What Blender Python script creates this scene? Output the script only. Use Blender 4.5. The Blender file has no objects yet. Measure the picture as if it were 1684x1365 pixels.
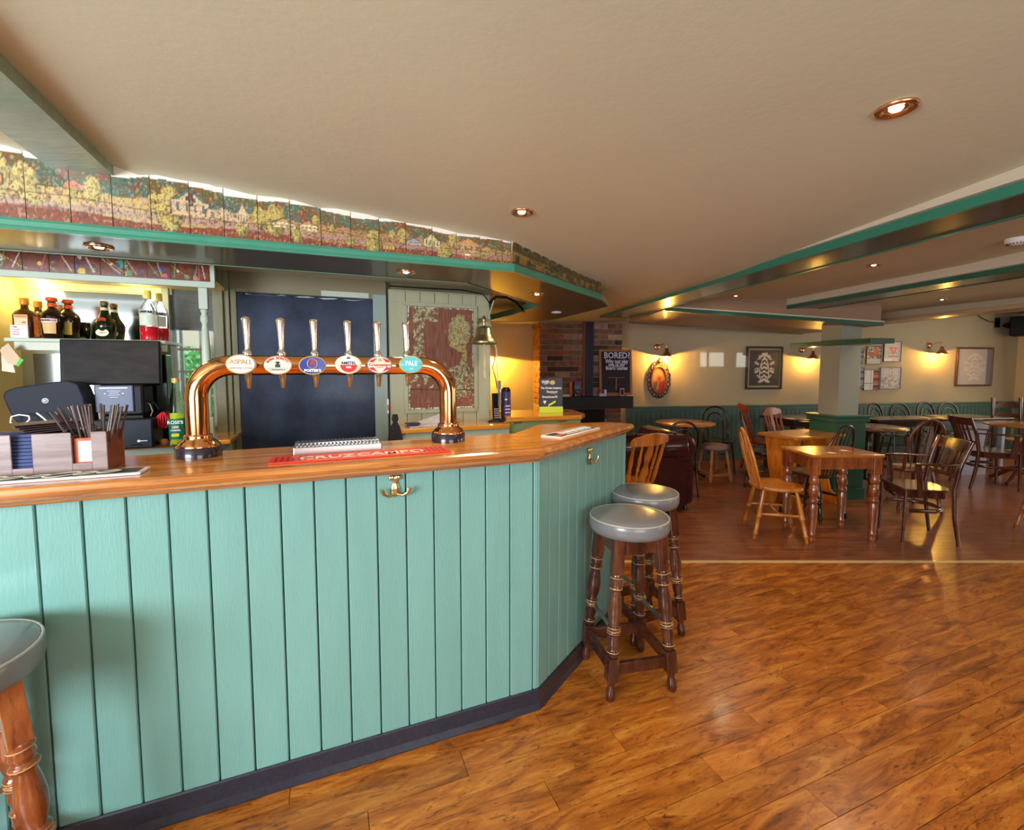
import bpy, bmesh, math, random
from mathutils import Vector, Matrix, noise
random.seed(7)
C = bpy.context.scene.collection
PI = math.pi

# ---------------------------------------------------------------- camera, world, lights, exposure
F, PX, PY, TH, H = 760.0, 842.0, 657.5, math.atan(52.5 / 760), 1.45
cam = bpy.data.cameras.new('camera'); co = bpy.data.objects.new('camera', cam); C.objects.link(co)
co.location = (0, 0, H); co.rotation_euler = (PI / 2 - TH, 0, 0)
cam.sensor_width = 36.0; cam.lens = 36.0 * F / 1684; cam.shift_y = -(682.5 - PY) / 1684
cam.clip_start = 0.02
bpy.context.scene.camera = co
sc = bpy.context.scene
sc.view_settings.view_transform = 'Standard'; sc.view_settings.look = 'None'
sc.view_settings.gamma = 1.0; sc.view_settings.use_curve_mapping = False
sc.view_settings.exposure = 0.22
w = bpy.data.worlds.new('sky'); sc.world = w; w.use_nodes = True
bg = w.node_tree.nodes['Background']; bg.inputs[0].default_value = (0.80, 0.90, 1.0, 1); bg.inputs[1].default_value = 2.6

def light(name, kind, loc, energy, color, size=0.1, target=None, sizey=None, angle=None, blend=0.5, spread=None):
    l = bpy.data.lights.new(name, kind); l.energy = energy; l.color = color
    if kind == 'AREA':
        l.shape = 'RECTANGLE'; l.size = size; l.size_y = sizey or size
        if spread: l.spread = spread
    elif kind in ('POINT', 'SPOT'): l.shadow_soft_size = size
    if kind == 'SPOT': l.spot_size = angle or 1.5; l.spot_blend = blend
    if kind == 'SUN': l.angle = size
    o = bpy.data.objects.new(name, l); C.objects.link(o); o.location = loc
    if target is not None:
        d = Vector(target) - Vector(loc); o.rotation_euler = d.to_track_quat('-Z', 'Y').to_euler()
    return o
# daylight from the windows in the wall behind the camera and in the right-hand wall of the front room
light('window_light', 'AREA', (-2.1, -1.5, 1.5), 135, (0.86, 0.94, 1.0), 1.5, (-0.7, 2, 1.35), 1.0)
light('window_light', 'AREA', (1.6, -1.6, 1.35), 34, (0.95, 0.97, 1.0), 1.9, (1.2, 3, 0.9), 1.1)
light('window_light', 'AREA', (7.2, 0.9, 1.4), 26, (1.0, 0.90, 0.76), 1.8, (4.0, 5.5, 1.0), 1.1)
light('window_light', 'AREA', (9.0, 5.6, 1.45), 44, (1.0, 0.86, 0.66), 1.8, (4.5, 5.0, 0.7), 1.1)

# ---------------------------------------------------------------- frames of reference
class Frame:
    """a rotated floor-plan frame; x along a wall, y away from the camera"""
    def __init__(s, ox, oy, deg):
        s.o = Vector((ox, oy)); s.a = math.radians(deg); s.x = Vector((math.cos(s.a), math.sin(s.a))); s.y = Vector((-s.x.y, s.x.x))
    def w(s, x, y, z=0):
        p = s.o + s.x * x + s.y * y; return Vector((p.x, p.y, z))
    def l(s, p):
        d = Vector((p[0], p[1])) - s.o; return (d.dot(s.x), d.dot(s.y))
BAR = Frame(0.121, 1.787, 22.4)        # x along the bar front, origin at the worktop corner
DIN = Frame(3.7, 7.3, 9.32)            # x along the far wall of the dining room
W0 = Frame(0, 0, 0)
def ray(px, py):
    a = (px - PX) / F; b = -(py - PY) / F; c, s = math.cos(TH), math.sin(TH)
    return Vector((a, c + s * b, -s + c * b))
def on_z(px, py, z, fr=W0):
    d = ray(px, py); t = (z - H) / d.z; x, y = fr.l((d.x * t, d.y * t)); return (x, y)
def on_y(px, py, yl, fr):
    """where the sight line through a photo pixel meets the vertical plane y=yl of a frame -> local x, z"""
    d = ray(px, py); n = fr.y; t = (n.dot(fr.o) + yl) / (n.x * d.x + n.y * d.y)
    x, y = fr.l((d.x * t, d.y * t)); return (x, H + d.z * t)

# ---------------------------------------------------------------- materials
def lin(r, g, b):
    f = lambda c: (c / 255 / 12.92) if c <= 10 else ((c / 255 + 0.055) / 1.055) ** 2.4
    return (f(r), f(g), f(b), 1)
MC = {}
def nodes(m):
    m.use_nodes = True; nt = m.node_tree; return nt, nt.nodes['Principled BSDF']
def mat(name, col, rough=0.5, metal=0.0, var=0.0, scale=8.0, stretch=(1, 1, 1), bump=0.0, bscale=None, coat=0.0, col2=None, emit=0, alpha=None, trans=0, ior=1.45, rand=0.0, sheen=0):
    if name in MC: return MC[name]
    m = bpy.data.materials.new(name); nt, b = nodes(m); N, L = nt.nodes, nt.links
    b.inputs['Base Color'].default_value = col; b.inputs['Roughness'].default_value = rough; b.inputs['Metallic'].default_value = metal
    b.inputs['Coat Weight'].default_value = coat; b.inputs['Coat Roughness'].default_value = 0.12; b.inputs['IOR'].default_value = ior
    if trans: b.inputs['Transmission Weight'].default_value = trans
    if emit: b.inputs['Emission Color'].default_value = col; b.inputs['Emission Strength'].default_value = emit
    if var or bump or col2 or rand:
        tc = N.new('ShaderNodeTexCoord'); mp = N.new('ShaderNodeMapping'); mp.inputs['Scale'].default_value = stretch
        L.new(tc.outputs['Object'], mp.inputs['Vector'])
        oi = N.new('ShaderNodeObjectInfo')
        ad = N.new('ShaderNodeVectorMath'); ad.operation = 'ADD'; L.new(mp.outputs[0], ad.inputs[0])
        mu = N.new('ShaderNodeMath'); mu.operation = 'MULTIPLY'; mu.inputs[1].default_value = 37.0 if rand else 0.0; L.new(oi.outputs['Random'], mu.inputs[0])
        L.new(mu.outputs[0], ad.inputs[1])
        nz = N.new('ShaderNodeTexNoise'); nz.inputs['Scale'].default_value = scale; nz.inputs['Detail'].default_value = 5; nz.inputs['Roughness'].default_value = 0.6
        L.new(ad.outputs[0], nz.inputs['Vector'])
        if var or col2 or rand:
            rp = N.new('ShaderNodeValToRGB'); e = rp.color_ramp.elements
            c2 = col2 or tuple(min(1, c * (1 + var)) for c in col[:3]) + (1,); c1 = col if col2 else tuple(c * (1 - var) for c in col[:3]) + (1,)
            e[0].position = 0.33; e[0].color = c1; e[1].position = 0.68; e[1].color = c2
            L.new(nz.outputs['Fac'], rp.inputs[0]); out = rp.outputs[0]
            if rand:
                hs = N.new('ShaderNodeHueSaturation'); mr = N.new('ShaderNodeMapRange')
                mr.inputs['To Min'].default_value = 1 - rand; mr.inputs['To Max'].default_value = 1 + rand
                L.new(oi.outputs['Random'], mr.inputs['Value']); L.new(mr.outputs[0], hs.inputs['Value']); L.new(out, hs.inputs['Color']); out = hs.outputs[0]
            L.new(out, b.inputs['Base Color'])
        if bump:
            n2 = nz
            if bscale:
                n2 = N.new('ShaderNodeTexNoise'); n2.inputs['Scale'].default_value = bscale; n2.inputs['Detail'].default_value = 3; L.new(ad.outputs[0], n2.inputs['Vector'])
            bp = N.new('ShaderNodeBump'); bp.inputs['Strength'].default_value = bump; bp.inputs['Distance'].default_value = 0.01
            L.new(n2.outputs['Fac'], bp.inputs['Height']); L.new(bp.outputs[0], b.inputs['Normal'])
    MC[name] = m; return m

def wood(name, c1, c2, c3, rough=0.3, coat=0.4, grain=(2, 26, 26), dark=0.55, rand=0.12, fig=0.0, wearc=None):
    """figured timber: long grain noise, thin dark grain lines, random tone per object"""
    if name in MC: return MC[name]
    m = bpy.data.materials.new(name); nt, b = nodes(m); N, L = nt.nodes, nt.links
    tc = N.new('ShaderNodeTexCoord'); mp = N.new('ShaderNodeMapping'); mp.inputs['Scale'].default_value = grain
    oi = N.new('ShaderNodeObjectInfo'); mu = N.new('ShaderNodeMath'); mu.operation = 'MULTIPLY'; mu.inputs[1].default_value = 53.0
    L.new(oi.outputs['Random'], mu.inputs[0]); ad = N.new('ShaderNodeVectorMath'); ad.operation = 'ADD'
    L.new(tc.outputs['Object'], mp.inputs['Vector']); L.new(mp.outputs[0], ad.inputs[0]); L.new(mu.outputs[0], ad.inputs[1])
    n1 = N.new('ShaderNodeTexNoise'); n1.inputs['Scale'].default_value = 1.0; n1.inputs['Detail'].default_value = 6; n1.inputs['Roughness'].default_value = 0.65; n1.inputs['Distortion'].default_value = fig
    L.new(ad.outputs[0], n1.inputs['Vector'])
    rp = N.new('ShaderNodeValToRGB'); e = rp.color_ramp.elements; e[0].position = 0.30; e[0].color = c1; e[1].position = 0.72; e[1].color = c3
    k = e.new(0.5); k.color = c2
    L.new(n1.outputs['Fac'], rp.inputs[0])
    wv = N.new('ShaderNodeTexNoise'); wv.inputs['Scale'].default_value = 3.1; wv.inputs['Detail'].default_value = 8; wv.inputs['Roughness'].default_value = 0.75; wv.inputs['Distortion'].default_value = fig * 1.5
    L.new(ad.outputs[0], wv.inputs['Vector'])
    r2 = N.new('ShaderNodeValToRGB'); e = r2.color_ramp.elements; e[0].position = 0.36; e[0].color = (dark, dark * 0.9, dark * 0.85, 1); e[1].position = 0.46; e[1].color = (1, 1, 1, 1)
    L.new(wv.outputs['Fac'], r2.inputs[0])
    mx = N.new('ShaderNodeMix'); mx.data_type = 'RGBA'; mx.blend_type = 'MULTIPLY'; mx.inputs[0].default_value = 1.0
    L.new(rp.outputs[0], mx.inputs[6]); L.new(r2.outputs[0], mx.inputs[7])
    hs = N.new('ShaderNodeHueSaturation'); mr = N.new('ShaderNodeMapRange'); mr.inputs['To Min'].default_value = 1 - rand; mr.inputs['To Max'].default_value = 1 + rand
    L.new(oi.outputs['Random'], mr.inputs['Value']); L.new(mr.outputs[0], hs.inputs['Value']); L.new(mx.outputs[2], hs.inputs['Color'])
    L.new(hs.outputs[0], b.inputs['Base Color'])
    b.inputs['Roughness'].default_value = rough; b.inputs['Coat Weight'].default_value = coat; b.inputs['Coat Roughness'].default_value = 0.15
    bp = N.new('ShaderNodeBump'); bp.inputs['Strength'].default_value = 0.12; bp.inputs['Distance'].default_value = 0.004
    L.new(wv.outputs['Fac'], bp.inputs['Height']); L.new(bp.outputs[0], b.inputs['Normal'])
    MC[name] = m; return m
def vcol(name, rough=0.5, coat=0.0):
    if name in MC: return MC[name]
    m = bpy.data.materials.new(name); nt, b = nodes(m)
    a = nt.nodes.new('ShaderNodeVertexColor'); a.layer_name = 'paint'; nt.links.new(a.outputs[0], b.inputs['Base Color'])
    b.inputs['Roughness'].default_value = rough; b.inputs['Coat Weight'].default_value = coat
    MC[name] = m; return m

TEAL = mat('teal_gloss_paint', lin(116, 164, 155), 0.40, var=0.04, scale=5, stretch=(3, 3, .5), bump=0.15, bscale=60, coat=0.25, rand=0.03)
GREEN = mat('green_gloss_paint', lin(66, 140, 116), 0.28, var=0.06, scale=9, bump=0.12, coat=0.3)
DKGREEN = mat('dark_green_paint', lin(38, 88, 70), 0.35, var=0.08, scale=9, bump=0.1, coat=0.2)
DADO = mat('dado_green_paint', lin(84, 116, 110), 0.4, var=0.06, scale=6, bump=0.1, coat=0.15)
SOFFIT = mat('dark_olive_gloss', lin(92, 88, 60), 0.42, var=0.12, scale=2.5, bump=0.1, coat=0.35)  # green gloss paint with warm shade mixed into its colour
BEAMU = mat('dark_brown_gloss', lin(58, 44, 28), 0.26, var=0.15, scale=2.5, bump=0.12, coat=0.35)
CEIL = mat('ceiling_paint', lin(200, 197, 172), 0.75, var=0.03, scale=1.3, bump=0.07, bscale=38)
CEILW = mat('white_edge_paint', lin(240, 232, 224), 0.6, var=0.02, scale=6)
WALLC = mat('cream_wall_paint', lin(180, 168, 142), 0.7, var=0.03, scale=2.0, bump=0.08, bscale=50)
OLIVE = mat('sage_paint', lin(165, 166, 138), 0.4, var=0.05, scale=5, stretch=(4, 4, .6), bump=0.15, coat=0.15)
OLIVED = mat('olive_paint', lin(122, 118, 88), 0.4, var=0.06, scale=5, stretch=(4, 4, .6), bump=0.15, coat=0.15)
PALEY = mat('pale_yellow_paint', lin(232, 216, 150), 0.55, var=0.04, scale=4, bump=0.1)
PALEG = mat('pale_grey_green_paint', lin(186, 198, 182), 0.45, var=0.04, scale=4, bump=0.1)
WHITEP = mat('white_paint', lin(232, 236, 236), 0.45, var=0.03, scale=5)
BLACKM = mat('black_plastic', lin(13, 12, 14), 0.42, var=0.1, scale=9)
BLACKG = mat('black_gloss', lin(16, 15, 17), 0.16, coat=0.3)
SLATE = mat('slate_plastic', lin(42, 46, 60), 0.45, var=0.06, scale=8)
BLUEG = mat('blue_grey_plastic', lin(74, 84, 116), 0.4, var=0.05, scale=8)
KICK = mat('black_skirting_paint', lin(40, 43, 56), 0.3, var=0.25, scale=60, coat=0.4)
STEEL = mat('brushed_steel', (0.62, 0.60, 0.58, 1), 0.3, 1.0)
CHROME = mat('chrome', (0.86, 0.83, 0.80, 1), 0.10, 1.0)
COPPER = mat('polished_copper', (0.90, 0.42, 0.17, 1), 0.10, 1.0)
COPPERD = mat('aged_copper', (0.72, 0.36, 0.20, 1), 0.22, 1.0)
BRASS = mat('brass', (0.78, 0.62, 0.32, 1), 0.24, 1.0)
BRASSD = mat('dull_brass', (0.46, 0.37, 0.20, 1), 0.36, 1.0, var=0.1, scale=20)
BLKBASE = mat('dark_purple_black', lin(44, 34, 44), 0.22, coat=0.5)
GLASS = mat('clear_glass', (0.95, 0.98, 0.97, 1), 0.02, trans=1.0, ior=1.35)
MIRROR = mat('old_mirror', (0.26, 0.28, 0.27, 1), 0.12, 1.0)
VINYL = mat('grey_vinyl', lin(118, 118, 120), 0.30, var=0.05, scale=5, coat=0.3)
PIPING = mat('vinyl_piping', lin(170, 165, 155), 0.35)
LEATHER = mat('oxblood_leather', lin(58, 22, 28), 0.22, var=0.2, scale=9, coat=0.7, bump=0.2, bscale=30)
WHITE = mat('white_print', lin(236, 236, 234), 0.5)
CREAM = mat('cream_print', lin(236, 226, 198), 0.5)
RED = mat('red_print', lin(206, 38, 34), 0.45)
ORANGE = mat('orange_plastic', lin(216, 84, 34), 0.45)
NAVY = mat('navy_print', lin(14, 44, 140), 0.35, coat=0.4)
CYAN = mat('turquoise_print', lin(66, 190, 196), 0.4, coat=0.2)
BLACKP = mat('black_print', lin(26, 26, 30), 0.5)
GOLD = mat('gold_print', lin(196, 160, 96), 0.4, metal=0.4)
CHALK = mat('chalk_lettering', lin(205, 200, 225), 0.8)
PAPER = mat('paper', lin(226, 214, 196), 0.8, var=0.04, scale=6)
BULB = mat('lamp_glow', (1.0, 0.80, 0.50, 1), 0.4, emit=60)
BULBY = mat('filament_glow', (1.0, 0.66, 0.22, 1), 0.4, emit=60)

W_FLOOR = wood('hickory_floor', lin(110, 54, 12), lin(178, 100, 30), lin(214, 142, 58), 0.30, 0.18, (3.6, 17, 17), 0.30, 0.13, fig=1.1)
W_DIN = wood('dining_floor', lin(106, 58, 34), lin(142, 80, 48), lin(166, 100, 60), 0.30, 0.3, (3, 22, 22), 0.75, 0.07, fig=0.3)
W_TOP = wood('bar_oak', lin(190, 106, 26), lin(228, 148, 50), lin(244, 178, 80), 0.16, 0.7, (1.4, 26, 26), 0.72, 0.02, fig=0.3)
W_EDGE = wood('bar_edge_oak', lin(134, 74, 26), lin(188, 116, 52), lin(220, 156, 88), 0.22, 0.6, (1.6, 40, 40), 0.5, 0.02, fig=0.2)
W_DARK = wood('dark_turned_wood', lin(46, 22, 15), lin(74, 36, 24), lin(112, 66, 40), 0.18, 0.6, (14, 14, 3), 0.6, 0.06)
W_WARM = wood('warm_turned_wood', lin(104, 48, 22), lin(142, 74, 36), lin(182, 108, 58), 0.22, 0.6, (14, 14, 3), 0.6, 0.06)
W_HONEY = wood('honey_pine', lin(160, 84, 22), lin(200, 118, 36), lin(224, 148, 58), 0.25, 0.6, (12, 12, 3), 0.75, 0.06)
W_RED = wood('red_brown_wood', lin(112, 34, 16), lin(146, 50, 26), lin(172, 66, 34), 0.4, 0.1, (12, 12, 3), 0.75, 0.06)
W_BLK = wood('near_black_wood', lin(28, 18, 16), lin(44, 30, 24), lin(64, 44, 32), 0.22, 0.6, (12, 12, 3), 0.8, 0.06)
W_TABLE = wood('table_top_wood', lin(136, 76, 26), lin(176, 106, 40), lin(198, 128, 56), 0.22, 0.5, (2, 22, 22), 0.75, 0.06)
W_BOX = wood('grey_brown_box_wood', lin(112, 88, 84), lin(136, 112, 108), lin(152, 130, 126), 0.35, 0.3, (2, 2, 40), 0.8, 0.05)
W_WORN = mat('worn_edge_wood', lin(196, 148, 96), 0.4, var=0.2, scale=20)

# ---------------------------------------------------------------- mesh builder
class MB:
    def __init__(s): s.v = []; s.f = []; s.sm = []; s.mi = []; s.m = 0; s.mats = []
    def use(s, m):
        if m not in s.mats: s.mats.append(m)
        s.m = s.mats.index(m); return s
    def add(s, vs, fs, smooth=False):
        o = len(s.v); s.v += [tuple(p) for p in vs]
        for f in fs: s.f.append(tuple(i + o for i in f)); s.sm.append(smooth); s.mi.append(s.m)
        return s
    def box(s, x0, x1, y0, y1, z0, z1, M=None):
        vs = [Vector((x, y, z)) for z in (z0, z1) for y in (y0, y1) for x in (x0, x1)]
        if M: vs = [M @ p for p in vs]
        return s.add(vs, [(0, 2, 3, 1), (4, 5, 7, 6), (0, 1, 5, 4), (2, 6, 7, 3), (0, 4, 6, 2), (1, 3, 7, 5)])
    def prism(s, poly, z0, z1, M=None):
        n = len(poly); z0f = z0 if callable(z0) else (lambda x, y: z0); z1f = z1 if callable(z1) else (lambda x, y: z1)
        a = sum(poly[i][0] * poly[(i + 1) % n][1] - poly[(i + 1) % n][0] * poly[i][1] for i in range(n))
        if a < 0: poly = poly[::-1]
        vs = [Vector((x, y, z0f(x, y))) for x, y in poly] + [Vector((x, y, z1f(x, y))) for x, y in poly]
        if M: vs = [M @ p for p in vs]
        return s.add(vs, [tuple(range(n))[::-1], tuple(range(n, 2 * n))] + [(i, (i + 1) % n, n + (i + 1) % n, n + i) for i in range(n)])
    def bar(s, a, b, wx, wy=None, up=(0, 0, 1)):
        """square-section bar from a to b"""
        a, b = Vector(a), Vector(b); d = (b - a).normalized(); u = Vector(up)
        if abs(d.dot(u)) > 0.95: u = Vector((1, 0, 0))
        x = d.cross(u).normalized(); y = x.cross(d).normalized(); wy = wy or wx
        vs = [p + x * (i * wx / 2) + y * (j * wy / 2) for p in (a, b) for i, j in ((-1, -1), (1, -1), (1, 1), (-1, 1))]
        return s.add(vs, [(3, 2, 1, 0), (4, 5, 6, 7), (0, 1, 5, 4), (1, 2, 6, 5), (2, 3, 7, 6), (3, 0, 4, 7)])
    def turn(s, a, b, prof, seg=10, cap=True):
        """turned part: prof = [(t along a->b, radius)]"""
        a, b = Vector(a), Vector(b); d = (b - a).normalized(); u = Vector((0, 0, 1)) if abs(d.z) < 0.9 else Vector((1, 0, 0))
        x = d.cross(u).normalized(); y = x.cross(d).normalized(); vs = []; n = len(prof)
        for t, r in prof:
            c = a.lerp(b, t)
            for k in range(seg): q = 2 * PI * k / seg; vs.append(c + x * (r * math.cos(q)) + y * (r * math.sin(q)))
        fs = []
        for i in range(n - 1):
            for k in range(seg): k2 = (k + 1) % seg; fs.append((i * seg + k, (i + 1) * seg + k, (i + 1) * seg + k2, i * seg + k2))
        s.add(vs, fs, True)
        if cap: s.add(vs[:seg], [tuple(range(seg))]); s.add(vs[-seg:], [tuple(range(seg))[::-1]])
        return s
    def lathe(s, prof, loc=(0, 0, 0), seg=24, sx=1, sy=1):
        vs = []; n = len(prof)
        for r, z in prof:
            for k in range(seg): q = 2 * PI * k / seg; vs.append((loc[0] + sx * r * math.cos(q), loc[1] + sy * r * math.sin(q), loc[2] + z))
        fs = []
        for i in range(n - 1):
            for k in range(seg): k2 = (k + 1) % seg; fs.append((i * seg + k, i * seg + k2, (i + 1) * seg + k2, (i + 1) * seg + k))
        s.add(vs, fs, True)
        if prof[0][0] > 1e-4: s.add(vs[:seg], [tuple(range(seg))[::-1]])
        if prof[-1][0] > 1e-4: s.add(vs[-seg:], [tuple(range(seg))])
        return s
    def tube(s, pts, r, seg=8, closed=False, cap=True, flat=1.0):
        pts = [Vector(p) for p in pts]; n = len(pts); rr = r if isinstance(r, (list, tuple)) else [r] * n
        vs = []; prev = None
        for i, p in enumerate(pts):
            if closed: d = (pts[(i + 1) % n] - pts[i - 1]).normalized()
            else: d = (pts[min(i + 1, n - 1)] - pts[max(i - 1, 0)]).normalized()
            if prev is None:
                u = Vector((0, 0, 1)) if abs(d.z) < 0.9 else Vector((1, 0, 0)); x = d.cross(u).normalized()
            else:
                x = (prev - d * prev.dot(d)); x = x.normalized() if x.length > 1e-6 else d.orthogonal().normalized()
            prev = x; y = d.cross(x).normalized()
            for k in range(seg): q = 2 * PI * k / seg; vs.append(p + x * (rr[i] * math.cos(q)) + y * (rr[i] * flat * math.sin(q)))
        fs = []
        for i in range(n if closed else n - 1):
            i2 = (i + 1) % n
            for k in range(seg): k2 = (k + 1) % seg; fs.append((i * seg + k, i * seg + k2, i2 * seg + k2, i2 * seg + k))
        s.add(vs, fs, True)
        if cap and not closed: s.add(vs[:seg], [tuple(range(seg))[::-1]]); s.add(vs[-seg:], [tuple(range(seg))])
        return s
    def sweep(s, prof, path, side=1):
        """sweep a 2D profile (offset outwards, z) along a plan polyline with mitred corners"""
        n = len(path); P = [Vector(p) for p in path]; vs = []; m = len(prof)
        for i in range(n):
            d0 = (P[i] - P[i - 1]).normalized() if i else None; d1 = (P[i + 1] - P[i]).normalized() if i < n - 1 else None
            d0 = d0 or d1; d1 = d1 or d0
            n0 = Vector((d0.y, -d0.x)) * side; n1 = Vector((d1.y, -d1.x)) * side; nn = (n0 + n1).normalized(); k = 1 / max(0.3, nn.dot(n0))
            for o, z in prof: vs.append((P[i].x + nn.x * o * k, P[i].y + nn.y * o * k, z))
        fs = [(i * m + j, (i + 1) * m + j, (i + 1) * m + j + 1, i * m + j + 1) for i in range(n - 1) for j in range(m - 1)]
        s.add(vs, fs); s.add(vs[:m], [tuple(range(m))]); s.add(vs[-m:], [tuple(range(m))[::-1]]); return s
    def mesh(s, name, m=None, bevel=0):
        me = bpy.data.meshes.new(name); me.from_pydata(s.v, [], s.f)
        me.polygons.foreach_set('use_smooth', s.sm)
        for x in (s.mats or [m]): me.materials.append(x)
        if s.mats: me.polygons.foreach_set('material_index', s.mi)
        bm = bmesh.new(); bm.from_mesh(me); bmesh.ops.recalc_face_normals(bm, faces=bm.faces)
        bm.to_mesh(me); bm.free(); me.update(); return me
    def build(s, name, m=None, parent=None, bevel=0, seg=2):
        o = bpy.data.objects.new(name, s.mesh(name, m)); C.objects.link(o)
        if parent: o.parent = parent
        if bevel:
            b = o.modifiers.new('bevel', 'BEVEL'); b.width = bevel; b.segments = seg; b.limit_method = 'ANGLE'; b.angle_limit = 0.6
        return o
def tag(o, label=None, cat=None, group=None, kind=None):
    if label: o['label'] = label
    if cat: o['category'] = cat
    if group: o['group'] = group
    if kind: o['kind'] = kind
    return o
def thing(name, label, cat, loc=(0, 0, 0), rz=0, group=None, kind=None):
    o = bpy.data.objects.new(name, None); C.objects.link(o); o.location = loc; o.rotation_euler = (0, 0, rz); o.empty_display_size = 0.1
    return tag(o, label, cat, group, kind)
def copy_tree(o, parent=None):
    c = o.copy(); C.objects.link(c)
    if parent: c.parent = parent
    for ch in list(o.children): copy_tree(ch, c)
    return c
def dup(o, label, loc, rz, group=None, scale=None):
    c = copy_tree(o); c['label'] = label; c.location = loc; c.rotation_euler = (0, 0, rz)
    if group: c['group'] = group
    if scale: c.scale = scale
    return c
def bx(name, m, parent, x0, x1, y0, y1, z0, z1, bevel=0, M=None): return MB().box(x0, x1, y0, y1, z0, z1, M).build(name, m, parent, bevel)
def structure(o): o['kind'] = 'structure'; return o
def flat_poly(pts): return [(p[0], p[1]) for p in pts]
def text(s, size, m, parent, loc, rot=(PI / 2, 0, 0), name='lettering', ext=0.0006, align='CENTER', bold=0.0, sx=1.0, shear=0.0, space=1.0):
    cu = bpy.data.curves.new(name, 'FONT'); cu.body = s; cu.size = size; cu.extrude = ext; cu.offset = bold; cu.align_x = align; cu.align_y = 'CENTER'
    cu.resolution_u = 2; cu.shear = shear; cu.space_character = space
    t = bpy.data.objects.new(name, cu); C.objects.link(t)
    dg = bpy.context.evaluated_depsgraph_get(); me = bpy.data.meshes.new_from_object(t.evaluated_get(dg)); bpy.data.objects.remove(t)
    me.materials.clear(); me.materials.append(m); o = bpy.data.objects.new(name, me); C.objects.link(o)
    o.parent = parent; o.location = loc; o.rotation_euler = rot; o.scale = (sx, 1, 1); return o
def clip(poly, nx, ny, c):
    """keep the part of a polygon where nx*x+ny*y <= c"""
    out = []
    for i in range(len(poly)):
        a, b = poly[i], poly[(i + 1) % len(poly)]; da = nx * a[0] + ny * a[1] - c; db = nx * b[0] + ny * b[1] - c
        if da <= 0: out.append(a)
        if da * db < 0: t = da / (da - db); out.append((a[0] + (b[0] - a[0]) * t, a[1] + (b[1] - a[1]) * t))
    return out
def area(p): return abs(sum(p[i][0] * p[(i + 1) % len(p)][1] - p[(i + 1) % len(p)][0] * p[i][1] for i in range(len(p)))) / 2 if len(p) > 2 else 0
def n2(x, y, s=1.0, o=0.0): return noise.noise(Vector((x * s + o, y * s - o, o * 0.37)))
def smooth(a, b, x): t = max(0, min(1, (x - a) / (b - a))); return t * t * (3 - 2 * t)
def mixc(a, b, t): return tuple(a[i] + (b[i] - a[i]) * t for i in range(3))
def painted(name, wd, ht, nx, nz, fn, m, parent, loc=(0, 0, 0), th=0.0, rx=0.0):
    """upright painted panel: dense grid whose vertex colours hold the picture; front faces -y, centre-bottom at loc"""
    vs = []; fs = []; cols = []
    for j in range(nz + 1):
        for i in range(nx + 1):
            u, v = i / nx, j / nz; vs.append(((u - .5) * wd, 0, v * ht)); cols.append(fn(u, v))
    for j in range(nz):
        for i in range(nx): a = j * (nx + 1) + i; fs.append((a, a + 1, a + nx + 2, a + nx + 1))
    if th:
        k = len(vs); r = [0, nx, nz * (nx + 1) + nx, nz * (nx + 1)]
        for q in r: vs.append((vs[q][0], th, vs[q][2])); cols.append(cols[q])
        fs.append((k + 3, k + 2, k + 1, k))
        bot = list(range(nx + 1)); top = [nz * (nx + 1) + i for i in range(nx + 1)]; le = [j * (nx + 1) for j in range(nz + 1)]; ri = [j * (nx + 1) + nx for j in range(nz + 1)]
        fs += [tuple([k, k + 1] + bot[::-1]), tuple(top + [k + 2, k + 3]), tuple(ri[::-1] + [k + 1, k + 2][::1]), tuple(le + [k + 3, k])]
    me = bpy.data.meshes.new(name); me.from_pydata(vs, [], fs)
    ca = me.color_attributes.new('paint', 'FLOAT_COLOR', 'POINT')
    ca.data.foreach_set('color', [c for q in cols for c in (q[0], q[1], q[2], 1.0)])
    me.materials.append(m); o = bpy.data.objects.new(name, me); C.objects.link(o)
    if parent: o.parent = parent
    o.location = loc; o.rotation_euler = (rx, 0, 0); return o
# ================================================================ SETTING
def zceil(x, y):
    z = 2.08 + 0.04 * max(0, 3.2 - y) + 0.06 * max(0, -x)
    bl = BAR.l((x, y)); d2 = (x - .009) * -.842 + (y - 2.44) * .538
    sf = (x - .009) * .538 + (y - 2.44) * .842
    inside = smooth(.05, .22, min(bl[1] - .647, d2)) * smooth(1.7, 1.25, sf)
    z += (2.035 - z) * inside
    z += 0.07 * smooth(0.0, 0.5, x - (2.30 - 0.175 * y) ) * smooth(1.0, 3.0, y)
    z += 0.24 * smooth(4.2, 7.5, x) * smooth(4.0, 7.0, y)
    return z
def grid_sheet(x0, x1, y0, y1, st, fz):
    nx = int((x1 - x0) / st); ny = int((y1 - y0) / st); b = MB(); vs = []; fs = []
    for j in range(ny + 1):
        for i in range(nx + 1): x = x0 + (x1 - x0) * i / nx; y = y0 + (y1 - y0) * j / ny; vs.append((x, y, fz(x, y)))
    for j in range(ny):
        for i in range(nx):
            a = j * (nx + 1) + i
            if outdoors(*vs[a][:2]): continue
            fs.append((a, a + 1, a + nx + 2, a + nx + 1))
    b.add(vs, fs, True); return b
def outdoors(x, y): return BAR.l((x, y))[1] > 1.84 and x < -.22 - .13 * (y - 3.5) - .15
structure(grid_sheet(-4.6, 11.2, -2.6, 9.4, 0.12, zceil).build('ceiling', CEIL))

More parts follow.
